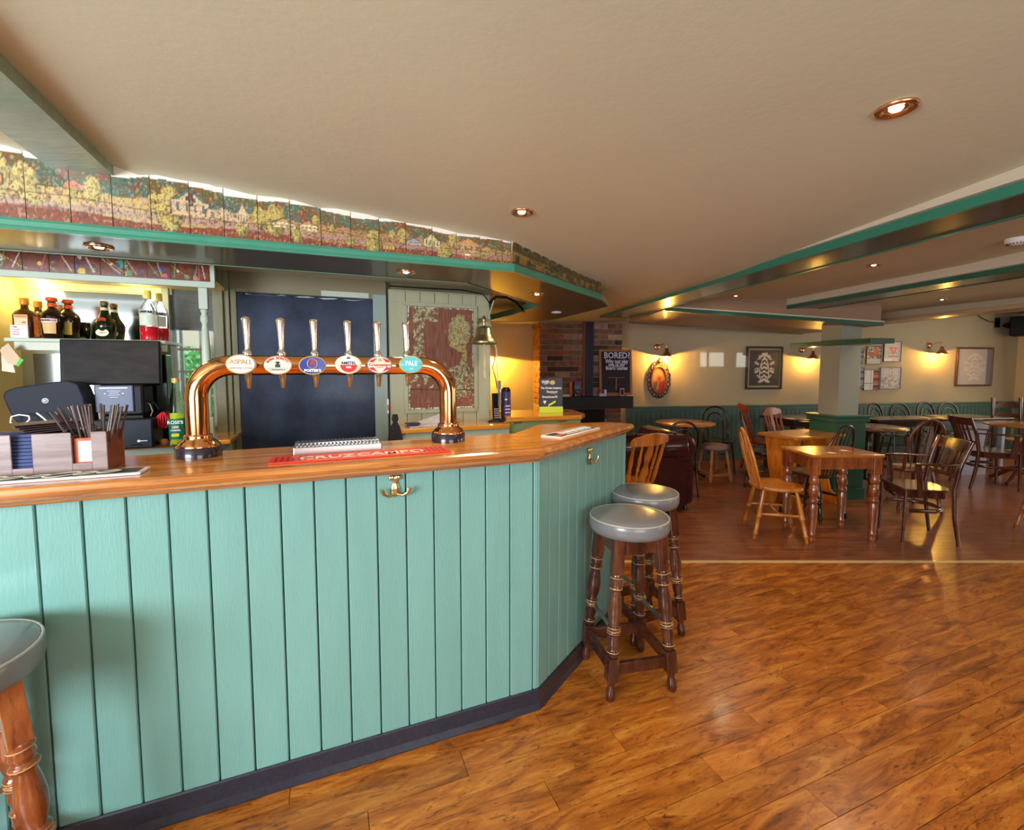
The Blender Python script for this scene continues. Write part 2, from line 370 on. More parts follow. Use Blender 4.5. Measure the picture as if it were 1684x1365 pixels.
THY = 3.37
fl = thing('floor', None, None, kind='structure')
bx('subfloor', mat('floor_joint_dark', lin(44, 22, 10), 0.7), fl, -4.6, 11.2, -2.6, THY, -0.05, -0.004)
L, Wd = 0.93, 0.118
fr = Frame(0.121, 1.787, 21.8)
count = 0
for j in range(-24, 26):
    off = ((j * 0.37) % 1.0) * L
    for i in range(-5, 8):
        x0 = i * L + off; y0 = j * Wd; g = 0.0011
        q = [fr.w(x0 + g, y0 + g), fr.w(x0 + L - g, y0 + g), fr.w(x0 + L - g, y0 + Wd - g), fr.w(x0 + g, y0 + Wd - g)]
        cx = sum(p.x for p in q) / 4; cy = sum(p.y for p in q) / 4
        if cx < -1.9 or cx > 4.6 or cy < 0.45: continue
        if BAR.l((cx, cy))[1] > 0.2 and cx < 0.2 and True and BAR.l((cx, cy))[0] < 0.1: continue
        if cx > cy * 1.25 + 0.7: continue
        loc = [fr_ for fr_ in q]
        pl = clip([(p.x, p.y) for p in q], 0, 1, THY - 0.002)
        if area(pl) < 0.002: continue
        c0 = Vector((cx, cy)); M = Matrix.Rotation(-fr.a, 2)
        lp = [tuple(M @ (Vector(p) - c0)) for p in pl]
        dz = random.uniform(-0.0004, 0.0004)
        o = MB().prism(lp, -0.004, dz).build('plank', W_FLOOR, fl); o.location = (cx, cy, 0); o.rotation_euler = (0, 0, fr.a); count += 1
# planks out of view are one plain sheet of the same boards
def sheet(b, poly): b.prism(poly, -0.0045, -0.0012)
o = MB(); sheet(o, [(-4, -2.6), (11.2, -2.6), (11.2, 0.5), (-4, 0.5)]); sheet(o, [(-4, .5), (-1.7, .5), (-1.7, THY), (-4, THY)]); sheet(o, [(4.7, .5), (11.2, .5), (11.2, THY), (4.7, THY)])
o = o.build('plank_field', W_FLOOR, fl); o['kind'] = 'stuff'
fd = thing('floor', None, None, kind='structure')
bx('subfloor', mat('floor_joint_dark', lin(44, 22, 10), 0.7), fd, -4.6, 11.2, THY, 9.4, -0.05, -0.003)
n_d = 0
for j in range(0, 30):
    y0 = THY + 0.03 + j * 0.19; off = ((j * 0.41) % 1.0) * 1.25
    for i in range(-1, 10):
        x0 = i * 1.25 + off
        cx, cy = x0 + .62, y0 + .09
        if cx < cy * 0.02 + 0.2 or cx > cy * 1.2 + 0.9 or cy > 8.6: continue
        if n_d >= 295: continue
        o = MB().box(-0.624, 0.624, -0.0942, 0.0942, -0.003, random.uniform(-0.0003, 0.0003)).build('plank', W_DIN, fd); o.location = (cx, cy, 0); n_d += 1
o = MB().box(-4, 0.4, THY, 9.4, -0.0035, -0.001).build('plank_field', W_DIN, fd); o['kind'] = 'stuff'
structure(bx('trim_1', mat('pale_threshold', lin(214, 178, 128), 0.35), None, 0.6, 7.5, THY - 0.014, THY + 0.018, -0.01, 0.006, 0.003))

# far wall of the dining room (built in its own frame, a box behind the plaster line)
def in_frame(fr, name, label=None, cat=None, kind=None, group=None, z=0, x=0, y=0):
    p = fr.w(x, y, z); return thing(name, label, cat, p, fr.a, group, kind)
wb = in_frame(DIN, 'wall_back', kind='structure')
bx('plaster', WALLC, wb, -4.40, 5.25, 0, 0.15, 0, 2.5)
DZ = 0.865
bx('dado_rail', DADO, wb, -2.0, 5.25, -0.05, 0.0, DZ - 0.03, DZ, 0.008)
bx('rail_moulding', DADO, wb, -2.0, 5.25, -0.03, 0.0, DZ - 0.075, DZ - 0.03, 0.006)
b = MB(); xx = -2.0
while xx < 5.2: b.box(xx + 0.004, xx + 0.076, -0.014, 0, 0.11, DZ - 0.07); xx += 0.08
o = b.build('panelling', DADO, wb); o['kind'] = 'stuff'
bx('skirting', DADO, wb, -2.0, 5.25, -0.028, 0, 0, 0.12, 0.006)
wr = in_frame(DIN, 'wall_right', kind='structure', x=5.235)
bx('plaster', WALLC, wr, 0, 0.15, -11.2, 0.1, 0, 2.5)
bx('dado_rail', DADO, wr, -0.05, 0, -3.0, 0, DZ - 0.03, DZ, 0.008)
b = MB(); yy = -3.0
while yy < -0.05: b.box(-0.014, 0, yy + 0.004, yy + 0.076, 0.11, DZ - 0.03); yy += 0.08
o = b.build('panelling', DADO, wr); o['kind'] = 'stuff'
# rear wall behind the camera with window openings; left wall
b = MB()
for x0, x1, z0, z1 in [(-4.6, -2.5, 0, 2.5), (-2.5, 3.2, 0, 0.75), (-2.5, 3.2, 1.98, 2.5), (-0.5, 0.6, 0.7, 2.0), (2.6, 11.2, 0, 2.5)]: b.box(x0, x1, -1.95, -1.8, z0, z1)
structure(b.build('wall_rear', WALLC))
# added unseen board with openings shaped to throw light patches on the far wall
SRC = Vector((1.2, -9.0, 2.1)); holes = []
for pa, pb_ in [((1137, 565), (1162, 603)), ((1166, 565), (1190, 603)), ((1211, 563), (1229, 604))]:
    c1_, c2_ = on_y(*pa, 0, DIN), on_y(*pb_, 0, DIN); p1_, p2_ = DIN.w(c1_[0], 0, c1_[1]), DIN.w(c2_[0], 0, c2_[1])
    h = []
    for p in (p1_, p2_): k = (-1.87 - SRC.y) / (p.y - SRC.y); h.append(SRC.lerp(p, k))
    holes.append((h[0].x, h[1].x, h[1].z, h[0].z))
b = MB(); X0, X1, Z0, Z1 = 0.9, 2.58, 1.35, 1.98; xs_ = [X0] + [v for h in holes for v in h[:2]] + [X1]
for k in range(0, len(xs_), 2): b.box(xs_[k], xs_[k + 1], -1.90, -1.86, Z0, Z1)
for h in holes: b.box(h[0], h[1], -1.90, -1.86, Z0, h[2]); b.box(h[0], h[1], -1.90, -1.86, h[3], Z1)
structure(b.build('window_4', WHITEP))
for i, (x0, x1) in enumerate([(-2.5, -0.5), (0.6, 2.6)]):
    b = MB(); b.box(x0, x1, -1.92, -1.84, .75, .81).box(x0, x1, -1.92, -1.84, 1.92, 1.98)
    for k in range(4): xm = x0 + 0.03 + (x1 - x0 - 0.06) * k / 3; b.box(xm - .025, xm + .025, -1.91, -1.85, .75, 1.98)
    structure(b.build('window_%d' % (i + 2), WHITEP))
structure(bx('wall_left', WALLC, None, -4.7, -4.55, -2.6, 9.4, 0, 2.5))

# ---- beams (boxed, green edge boards with a glossy dark underside)
def beam(n, a, b_, wd, zb, zt, edge=0.05, edges=(1, 1), under=BEAMU, egm=DKGREEN):
    a, b_ = Vector(a), Vector(b_); d = b_ - a; ln = d.length; ang = math.atan2(d.y, d.x)
    t = thing('beam', None, None, (a.x, a.y, zb), ang, kind='structure')
    bx('underside', under, t, 0, ln, 0.006, wd - 0.006, 0.004, 0.02)
    if edges[0]: bx('edge_board', egm, t, 0, ln, -0.012, 0.010, 0, edge, 0.002)
    if edges[1]: bx('edge_board', egm, t, 0, ln, wd - 0.010, wd + 0.012, 0, edge, 0.002)
    bx('casing', mat('beam_casing_cream', lin(196, 184, 160), .6), t, 0, ln, 0.01, wd - 0.01, edge - 0.01, zt)
    return t
u = Vector((-0.171, 0.985))
P = Vector((1.764, 1.638)) ; beam(1, P - u * 4.2 + Vector((0.0, 0)), P + u * 4.05, -0.30, 2.05, 0.25, 0.052, egm=mat('beam_green', lin(46, 116, 94), .3, var=.06, scale=9, coat=.25))
P = Vector((3.145, 2.887)); beam(2, P - u * 4.8, P + u * 2.6, -0.31, 2.05, 0.22, 0.045)
wa = Vector(BAR.w(0, 1.72)[:2]); wq = DIN.w(-4.33, 0)
structure(MB().bar((-.21, 3.62, 1.2), (wq.x, wq.y, 1.2), .08, 2.4).build('wall_alcove', WALLC))
P = Vector((5.08, 4.86)); beam(3, P - u * 6.5, P + u * 2.2, -0.32, 2.05, 0.30, 0.05, under=mat('tan_beam_paint', lin(150, 112, 74), 0.4, coat=0.3), egm=mat('buff_beam_paint', lin(178, 152, 118), 0.5))
# dropped soffit crossing the dining room in front of the far wall
t = thing('bulkhead', None, None, (0, 0, 0), 0, kind='structure')
q = [(1.572, 4.814, 2.048), (3.756, 4.75, 1.878), (4.62, 7.42, 1.99), (1.43, 5.65, 2.0)]
MB().add(q + [(a, b_, 2.35) for a, b_, c in q], [(0, 1, 2), (0, 2, 3), (4, 5, 6, 7), (0, 1, 5, 4), (1, 2, 6, 5), (2, 3, 7, 6), (3, 0, 4, 7)]).build('underside', mat('brown_soffit_paint', lin(150, 118, 94), 0.5, coat=0.1), t)
MB().bar((1.572, 4.80, 2.052), (3.77, 4.735, 1.892), 0.02, 0.035).build('edge_board', DKGREEN, t)
MB().bar((1.572, 4.79, 2.076), (3.77, 4.725, 1.916), 0.02, 0.014).build('cream_strip', mat('beam_casing_cream', lin(196, 184, 160), .6), t)
MB().bar((1.43, 5.66, 2.005), (4.62, 7.43, 1.995), 0.02, 0.03).build('edge_board', DKGREEN, t)

# green sloping beam over the camera's left shoulder, square to the bar front
a = Vector(on_z(190, 292, 2.19)); a2 = Vector(on_z(88, 280, 2.19))
nb = -BAR.y; t = thing('beam', None, None, (0, 0, 0), 0, kind='structure')
GB = mat('grey_green_beam_paint', lin(138, 160, 138), 0.35, var=0.12, scale=5, stretch=(1, 5, 1), bump=0.5, bscale=9, coat=0.3)
vs = []
for k in range(13):
    for p in (a, a2): w_ = p + nb * (.28 * k - .01); zc_ = zceil(w_.x, w_.y); vs += [(w_.x, w_.y, min(zc_ - .028, 2.19)), (w_.x, w_.y, zc_ + .1)]
fs = [(0, 1, 3, 2)]
for k in range(12):
    o = 4 * k; fs += [(o, o + 2, o + 6, o + 4), (o, o + 4, o + 5, o + 1), (o + 2, o + 3, o + 7, o + 6), (o + 1, o + 5, o + 7, o + 3)]
MB().add(vs, fs).build('underside', GB, t)
# ================================================================ BAR COUNTER
# worktop outline in bar-frame coordinates
g1 = BAR.l((0.68, 2.593)); g2 = BAR.l((0.58, 2.690)); g3 = BAR.l((0.15, 2.56)); g4 = (0.06, 0.43)
TOPZ = 1.135
outline = [(-2.9, 0), (0, 0), g1, g2, g3, g4, (-2.9, 0.43)]
wt = in_frame(BAR, 'bar_worktop', 'long polished golden oak worktop with moulded edge on the teal bar', 'worktop')
inner = [(-2.9, .03), (-.012, .03), (g1[0] - .045, g1[1] - .01), (g2[0] - .02, g2[1] - .03), (g3[0], g3[1] - .0), g4, (-2.9, .43)]
MB().prism([(-2.9, 0.022), (-0.009, 0.022), (g1[0] - 0.028, g1[1]), g2, g3, g4, (-2.9, 0.43)], TOPZ - 0.035, TOPZ).build('board', W_TOP, wt)
prof = [(-0.03, TOPZ + .0005), (-0.006, TOPZ + .0005), (0.004, TOPZ - .006), (0.008, TOPZ - .018), (0.004, TOPZ - .028), (-0.006, TOPZ - .033), (-0.012, TOPZ - .034), (-0.012, TOPZ - .040), (-0.022, TOPZ - .046), (-0.034, TOPZ - .058), (-0.05, TOPZ - .061), (-0.08, TOPZ - .061)]
b = MB().sweep(prof, [(-2.9, 0), (0, 0), g1, g2, (g3[0] + .05, g3[1])], 1)
b.build('edge_moulding', W_EDGE, wt)

bc = in_frame(BAR, 'bar_counter', 'teal painted tongue and groove bar counter with black skirting', 'bar counter')
FY = 0.085
c0 = BAR.l((0.112, 1.877)); cdir = (Vector(g1) - Vector((0, 0))).normalized(); end = Vector(c0) + cdir * 0.97
PT = TOPZ - 0.055
# carcass behind the boards
body = [(-2.9, c0[1] + .02), (c0[0] - .012, c0[1] + .02), (end.x - .02, end.y), (end.x - .10, end.y + .07), (g3[0] + .02, g3[1] - .05), (g4[0], .40), (-2.9, .40)]
MB().prism(body, 0, PT).build('carcass', mat('groove_dark_teal', lin(46, 96, 84), 0.5), bc)
BWD = 0.1035
for i in range(0, 27):
    x1 = c0[0] - i * BWD; x0 = x1 - BWD
    if i == 0: x0 = x1 - .024; 
    x1 = c0[0] - (0.024 + (i - 1) * BWD) if i else c0[0]
    x0 = x1 - BWD if i else x1 - .024
    o = MB().box(-(x1 - x0) / 2 + .0022, (x1 - x0) / 2 - .0022, 0, 0.018, 0, PT - .085).build('board', TEAL, bc, 0.003, 1)
    o.location = ((x0 + x1) / 2, c0[1] + 0.003 + random.uniform(0, .0012), 0.085)
ang = math.atan2(cdir.y, cdir.x); n = 11; wdt = 0.97 / n
for i in range(n):
    p = Vector(c0) + cdir * (wdt * (i + .5))
    o = MB().box(-wdt / 2 + .0022, wdt / 2 - .0022, 0.003, 0.021, 0, PT - .085).build('board', TEAL, bc, 0.003, 1)
    o.location = (p.x, p.y, 0.085); o.rotation_euler = (0, 0, ang)
MB().sweep([(0.0, 0.0), (0.012, 0.0), (0.014, 0.006), (0.006, 0.03), (0.004, 0.085), (0.0, 0.09), (-0.03, .09), (-.03, 0)], [(-2.9, c0[1]), (c0[0], c0[1]), tuple(end)], 1).build('skirting', KICK, bc)
p = end; o = MB().box(0, 0.14, 0, 0.02, 0, PT).build('end_board', TEAL, bc); o.location = (end.x, end.y, 0); o.rotation_euler = (0, 0, math.radians(125))

# coat hooks on the bar front
def hook(name, label, loc, rz):
    t = thing(name, label, 'hook', loc, rz, 'brass double hooks on the bar front'); t.scale = (1.4, 1.3, 1.3)
    b = MB(); b.box(-.010, .010, -.004, 0, -.03, .03)
    for s in (-1, 1): b.lathe([(0.0, 0), (.011, 0), (.011, .004), (0, .004)], (0, 0, 0), 12)
    b = MB().lathe([(.003, -.030), (.009, -.026), (.012, -.014), (.011, -.004), (.007, .006), (.006, .014), (.010, .018), (.012, .024), (.006, .029)], (0, -.003, 0), 16, 1, .40)
    for s in (-1, 1): b.lathe([(.002, .016), (.008, .019), (.009, .024), (.008, .029), (.002, .032)], (s * .008, -.004, 0), 12, 1, .5)
    b.build('back_plate', BRASS, t)
    for s in (-1, 1):
        MB().tube([(s * .004, -.006, -.022), (s * .018, -.012, -.026), (s * .030, -.018, -.018), (s * .035, -.020, -.004)], [.005, .0045, .0045, .0065], 8).build('prong', BRASS, t)
    return t
x, z = on_y(650, 800, FY, BAR); hook('coat_hook', 'brass double coat hook under the worktop left of the bar corner', BAR.w(x, c0[1] + .002, 1.022), BAR.a)
p = Vector(c0) + cdir * 0.47; hook('coat_hook', 'brass double coat hook on the shaded bar side above the stools', BAR.w(p.x, p.y, 1.015) + Vector((.003, -.002, 0)), BAR.a + ang)

# ---- copper beer font
xl, yl = on_z(325, 748, TOPZ, BAR); xr, _ = on_z(738, 722, TOPZ, BAR)
FYB = 0.335; xl = -1.335 ; 
d = ray(325, 700); t_ = (BAR.y.dot(BAR.o) + FYB) / (BAR.y.x * d.x + BAR.y.y * d.y); xl = BAR.l((d.x * t_, d.y * t_))[0]
d = ray(737, 690); t_ = (BAR.y.dot(BAR.o) + FYB) / (BAR.y.x * d.x + BAR.y.y * d.y); xr = BAR.l((d.x * t_, d.y * t_))[0]
font = in_frame(BAR, 'beer_font', 'polished copper arch with a row of six draught taps', 'beer font', x=0, y=0, z=TOPZ)
ZA = on_y(530, 601, FYB, BAR)[1] - TOPZ; R = 0.036; BR = 0.115
pts = [(xl, FYB, 0.03), (xl, FYB, ZA - BR)]
for k in range(1, 9): q = PI / 2 * k / 8; pts.append((xl + BR - BR * math.cos(q), FYB, ZA - BR + BR * math.sin(q)))
for k in range(0, 9): q = PI / 2 * k / 8; pts.append((xr - BR + BR * math.sin(q), FYB, ZA - BR + BR * math.cos(q)))
pts.append((xr, FYB, 0.03)); MB().tube(pts, R, 28).build('pipe', COPPER, font)
for x in (xl, xr):
    o = MB().lathe([(0.072, 0), (0.072, .034), (0.068, .037)], (0, 0, 0), 36).build('plinth', BLKBASE, font); o.location = (x, FYB, 0)
    o = MB().lathe([(.068, .036), (.069, .042), (.062, .047), (.060, .053), (.048, .060), (.043, .070), (.045, .074), (.041, .079), (.037, .080)], (0, 0, 0), 36).build('collar', COPPER, font); o.location = (x, FYB, 0)
o = MB().turn((-.5 * (-xl - xr) - .02 + .03, FYB, ZA), (-.5 * (-xl - xr) + .05, FYB, ZA), [(0, R + .0015), (1, R + .0015)], 28).build('pipe_joint', COPPER, font)
def ell(rx, rz, th, y0=0, seg=32):
    b = MB(); vs = []
    for y, k in ((y0, 1.0), (y0 - th * .7, 1.0), (y0 - th, .96)):
        for i in range(seg): q = 2 * PI * i / seg; vs.append((rx * k * math.cos(q), y, rz * k * math.sin(q)))
    fs = [tuple(range(seg)), tuple(range(2 * seg, 3 * seg))[::-1]]
    for j in range(2):
        for i in range(seg): i2 = (i + 1) % seg; fs.append((j * seg + i, j * seg + i2, (j + 1) * seg + i2, (j + 1) * seg + i))
    b.add(vs, fs); return b
BLACKOV = mat('badge_dark', lin(50, 46, 60), 0.4)
specs = [  # handle px, badge px, badge width px, text
    (407, 397, 599, 53, 'aspall'), (463, 457, 600.5, 46, 'moretti'), (517, 514, 601, 46, 'fosters'), (572, 573, 599.5, 43, 'amstel'), (620, 624, 600, 40, 'cruz'), (667, 675.5, 599.5, 40, 'pale')]
YB = FYB - 0.078
for hx, bx_, by_, bw, kind in specs:
    x, z = on_y(bx_, by_, YB, BAR); z -= TOPZ; hxx = on_y(hx, 560, FYB - .03, BAR)[0]
    rx = 0.036; rz = rx * 0.74
    lab = {'aspall': 'pale grey oval badge with gold script', 'moretti': 'cream oval badge with a small hat figure', 'fosters': 'navy oval badge with a red F in a ring', 'amstel': 'cream round-in-oval badge with a red half', 'cruz': 'red and cream oval badge', 'pale': 'turquoise oval badge'}[kind]
    mrim = {'aspall': GOLD, 'moretti': COPPERD, 'fosters': GOLD, 'amstel': CREAM, 'cruz': mat('badge_blue_grey', lin(120, 126, 150), .4), 'pale': GOLD}[kind]
    mface = {'aspall': mat('badge_lilac', lin(226, 220, 226), .4), 'moretti': CREAM, 'fosters': NAVY, 'amstel': mat('badge_tan', lin(232, 214, 178), .4), 'cruz': CREAM, 'pale': CYAN}[kind]
    o = ell(rx, rz, .008).build('badge', mrim, font); o.location = (x, YB, z); o['label'] = lab; bd = o
    bd.scale = (1.33, 1.1, 1.31); ell(rx * .90, rz * .88, .003, -.008).build('badge_face', mface, bd)
    T = lambda s, sz, m, dz, **k: text(s, sz, m, bd, (k.pop('dx', 0), -.0122, dz), **k)
    if kind == 'aspall':
        T('ASPALL', .0175, GOLD, .006, sx=.9, bold=.0003); T('SUFFOLK CYDER', .006, GOLD, -.0105, sx=1.15)
        MB().box(-.026, .026, -.0125, -.012, -.0042, -.0034).build('rule', GOLD, bd)
    if kind == 'moretti':
        for i, ch in enumerate('BIRRA MORETTI'):
            q = PI * (0.86 - 0.72 * i / 12); text(ch, .0085, RED, bd, (rx * .74 * math.cos(q), -.0122, rz * .66 * math.sin(q) + .001), (PI / 2, -(q - PI / 2) * .7, 0), bold=.0002)
        o = MB(); o.box(-.006, .006, -.0125, -.012, -.006, .002); o.box(-.008, .008, -.0126, -.012, .005, .0063); o.lathe([(.0045, 0), (.0045, .004)], (0, -.0122, .006), 8, 1, .1); o.lathe([(.003, 0), (.003, .004)], (0, -.0122, .001), 8, 1, .1)
        o.build('figure', mat('figure_green', lin(40, 60, 44), .5), bd); MB().box(-.024, .024, -.0125, -.012, -.0085, -.0078).build('rule', BLACKP, bd); T("L'AUTENTICA", .006, BLACKP, -.013)
    if kind == 'fosters':
        o = MB(); o.tube([(.0125 * math.cos(q), -.0125, .0135 * math.sin(q) + .005) for q in [2 * PI * k / 24 for k in range(24)]], .0013, 5, True); o.build('ring', GOLD, bd)
        T('F', .021, RED, .005, bold=.0009); T("FOSTER'S", .0095, WHITE, -.0145, bold=.0005, sx=1.1)
    if kind == 'amstel':
        ell(rx * .68, rz * .86, .001, -.011).build('roundel', WHITE, bd)
        vs = [(rx * .64 * math.cos(q), rz * .80 * math.sin(q)) for q in [PI + PI * k / 16 for k in range(17)]]
        MB().add([(a, -.0127, b_ - .001) for a, b_ in vs], [tuple(range(17))]).build('half_disc', RED, bd)
        T('AMSTEL', .0115, BLACKP, .004, bold=.0004, sx=1.0); T('BEER', .0065, WHITE, -.008, bold=.0003)
        MB().lathe([(.004, 0), (.0055, .003), (.002, .006)], (0, -.0125, .016), 8, 1, .1).build('crest', NAVY, bd)
    if kind == 'cruz':
        for s in (-1, 1):
            for k in (-1, 1):
                MB().add([(s * .006, -.0115, k * .021), (s * .025, -.0115, k * .014), (s * .030, -.0115, k * .008), (s * .018, -.0115, k * .007)], [(0, 1, 2, 3)]).build('corner_panel', RED, bd)
        T('Cruzcampo', .0125, RED, .0, sx=1.05, bold=.0002); MB().lathe([(.006, 0), (.0045, .007), (.001, .010)], (0, -.012, .010), 8, 1, .1).build('crest', GOLD, bd)
        MB().box(-.010, .010, -.0125, -.012, -.0088, -.0072).build('rule', RED, bd)
    if kind == 'pale':
        T('PALE', .019, WHITE, .003, bold=.0008, sx=.85); T('ALE', .006, WHITE, -.0125, bold=.0003)
        for s in (-1, 1): MB().lathe([(.0022, 0), (.0022, .003)], (s * .025, -.012, -.0015), 8, 1, .2).build('dot', WHITE if s < 0 else RED, bd)
    # tap body, handle and spout
    yh = FYB - .045
    b = MB().turn((hxx, FYB - .02, ZA), (hxx, yh - .02, ZA), [(0, .016), (.3, .013), (1, .013)], 14)
    b.turn((hxx, yh, ZA + .0), (hxx, yh, ZA + .058), [(0, .012), (.5, .0125), (.62, .0145), (.8, .0145), (.88, .011), (1, .0095)], 14)
    b.build('tap_body', CHROME, font)
    MB().turn((hxx, yh, ZA + .056), (hxx - .0015, yh + .004, ZA + .172), [(0, .0085), (.05, .0095), (.5, .0115), (.9, .0150), (.97, .0145), (1, .010)], 8).build('tap_handle', mat('satin_pink_steel', (0.84, 0.70, 0.64, 1), 0.2, 1.0), font)
    MB().turn((hxx + .002, YB + .02, ZA - .02), (hxx + .002, YB + .024, ZA - .083), [(0, .0125), (.35, .0115), (.5, .0095), (1, .0062)], 12).build('spout', CHROME, font)

# ---- drip tray, bar mats
dt = in_frame(BAR, 'drip_tray', 'stainless drip tray with slotted grille below the copper taps', 'drip tray', z=TOPZ)
x0, y0 = on_z(482, 748, TOPZ, BAR); x1, _ = on_z(628, 740, TOPZ, BAR); y0 = 0.20
x0 = on_y(482, 740, y0, BAR)[0]; x1 = on_y(628, 738, y0, BAR)[0]
dt.location = BAR.w((x0 + x1) / 2, y0, TOPZ); hw = (x1 - x0) / 2
MB().box(-hw, hw, 0, .16, 0.0005, .030).build('pan', STEEL, dt, .003)
for k in range(22): xk = -hw + .012 + (2 * hw - .024) * k / 21; MB().box(xk - .0032, xk + .0032, .008, .152, .0302, .0335).build('grille_bar', STEEL, dt)
MB().box(-hw + .005, hw - .005, .072, .082, .0301, .0342).build('grille_rib', CHROME, dt)
def on_bar(px, py): return on_z(px, py, TOPZ + .004, BAR)
def mat_local(name, label, pts, cat='bar mat'):
    t = in_frame(BAR, name, label, cat); return t
# red towel mat
rm = in_frame(BAR, 'bar_runner', 'bright red bar runner with cream lettering in front of the drip tray', 'bar runner', z=TOPZ)
xa = on_y(441, 760, .075, BAR)[0]; xb = on_y(740, 742, .075, BAR)[0]; rm.location = BAR.w((xa + xb) / 2, .065, TOPZ); hw = (xb - xa) / 2
bx('mat_base', mat('red_rubber', lin(222, 58, 44), 0.5, var=.05, scale=20), rm, -hw, hw, 0, .115, .0004, .006, .002)
text('CRUZCAMPO', .07, CREAM, rm, (0, .045, .0063), (0, 0, 0), bold=.001, sx=1.0)
MB().add([(-.21, .004, .0062), (.21, .004, .0062), (.235, .012, .0062), (.21, .0085, .0062), (-.21, .0085, .0062), (-.235, .012, .0062)], [(0, 1, 2, 3, 4, 5)]).build('scroll', CREAM, rm)
for s in (-1, 1):
    for k in range(6): o = MB().box(-.004, .004, .01, .10, .006, .0068).build('stripe', mat('dark_red_rubber', lin(160, 26, 22), .5), rm); o.location = (s * (hw - .02 - k * .018), 0, 0)
# right mat on the facet
q = [on_bar(883, 717), on_bar(930, 719), on_bar(992, 703), on_bar(948, 700)]
rt = in_frame(BAR, 'bar_mat', 'narrow black and white bar mat on the far wing of the bar', 'bar mat', z=TOPZ)
ctr = (Vector(q[0]) + Vector(q[2])) / 2; rt.location = BAR.w(ctr.x, ctr.y, TOPZ); ax = (Vector(q[2]) - Vector(q[1])); ra = math.atan2(ax.y, ax.x); rt.rotation_euler = (0, 0, BAR.a + ra)
hl = ax.length / 2
bx('mat_base', WHITE, rt, -hl, hl, -.055, .055, .0004, .005, .002)
bx('mat_field', BLACKP, rt, -hl + .012, hl - .012, -.043, .043, .005, .0058)
bb = MB()
for k in range(9): bb.box(-hl + .10 + k * .034, -hl + .124 + k * .034, -.012, .030, .0058, .0064).box(-hl + .124 + k * .034, -hl + .134 + k * .034, -.012 if k % 2 else .020, -.002 if k % 2 else .030, .0058, .0064)
bb.build('lettering', WHITE, rt)
bx('stripe', WHITE, rt, -hl + .1, hl - .05, -.032, -.022, .0058, .0064); bx('stripe', ORANGE, rt, -hl + .02, -hl + .09, -.03, .0, .0058, .0064)
# left mat
lm = in_frame(BAR, 'bar_mat', 'black and cream bar mat with pale rim in front of the straw caddy', 'bar mat', z=TOPZ)
xe = on_y(240, 775, .10, BAR)[0]; lm.location = BAR.w(xe - .28, .055, TOPZ)
bx('mat_base', mat('pale_rubber', lin(214, 212, 222), .5), lm, -.28, .28, 0, .09, .0004, .008, .003)
bx('mat_field', BLACKP, lm, -.27, .268, .010, .080, .008, .0088)
bb = MB()
for k in range(9): bb.tube([(-.24 + k * .054 + .030 * math.cos(q) * (1.2 if k % 3 == 0 else .8), .045 + (.028 if k % 3 == 0 else .016) * math.sin(q + .5), .0092) for q in [2 * PI * j / 14 for j in range(15)]], .0042, 5, flat=.2)
bb.build('script_lettering', CREAM, lm)
# ================================================================ CANOPY OVER THE BAR
SZ = 1.954
ol = lambda px, py: on_z(px, py, SZ, BAR)
ca = in_frame(BAR, 'canopy', 'green edged canopy with glossy olive soffit and painted tile frieze above the bar', 'canopy')
YF = (ol(0, 377)[1] + ol(845, 445)[1]) / 2
K0 = ol(845, 446); K1 = ol(990, 493); KL = (-3.4, K0[1])
YI = (ol(0, 410)[1] + ol(770, 465)[1]) / 2
cor_i = ol(770, 465); in2 = ol(888, 503); in3 = ol(808, 526); o1 = ol(812, 529); o2 = ol(880, 528.5); o3 = ol(915, 524.5); o4 = ol(1000, 503.5); o5 = ol(1040, 490)
outer = [KL, (K0[0], K0[1]), K1, o4, o3, o2, (o1[0] - .25, o1[1] + .1), (in3[0] - .3, in3[1] + .1), in3, ol(845, 517), in2, (cor_i[0], YI), (-3.4, YI)]
MB().prism(outer, SZ, SZ + .02).build('soffit', SOFFIT, ca)
fh = 0.036
MB().sweep([(-.012, SZ - .004), (.004, SZ - .004), (.008, SZ + .004), (.004, SZ + .012), (.004, SZ + fh - .008), (.010, SZ + fh), (-.03, SZ + fh), (-.03, SZ + .01)], [KL, K0, K1], 1).build('fascia', GREEN, ca)
MB().sweep([(-.004, SZ - .004), (.006, SZ - .004), (.006, SZ + .05), (-.004, SZ + .05)], [(-3.4, YI), (cor_i[0], YI), in2], -1).build('inner_edge_board', mat('sage_edge', lin(120, 150, 120), .35, coat=.2), ca)
MB().sweep([(-.004, SZ - .0), (.006, SZ - .0), (.006, SZ + .055), (-.004, SZ + .055)], [in2, ol(845, 517), in3, (in3[0] - .3, in3[1] + .1)], -1).build('inner_edge_board', GREEN, ca)
MB().sweep([(-.004, SZ - .003), (.006, SZ - .003), (.006, SZ + .03), (-.004, SZ + .03)], [K1, o4, o3, o2, (o1[0] - .25, o1[1] + .1)], 1).build('outer_edge_board', mat('sage_edge', lin(120, 150, 120), .35, coat=.2), ca)
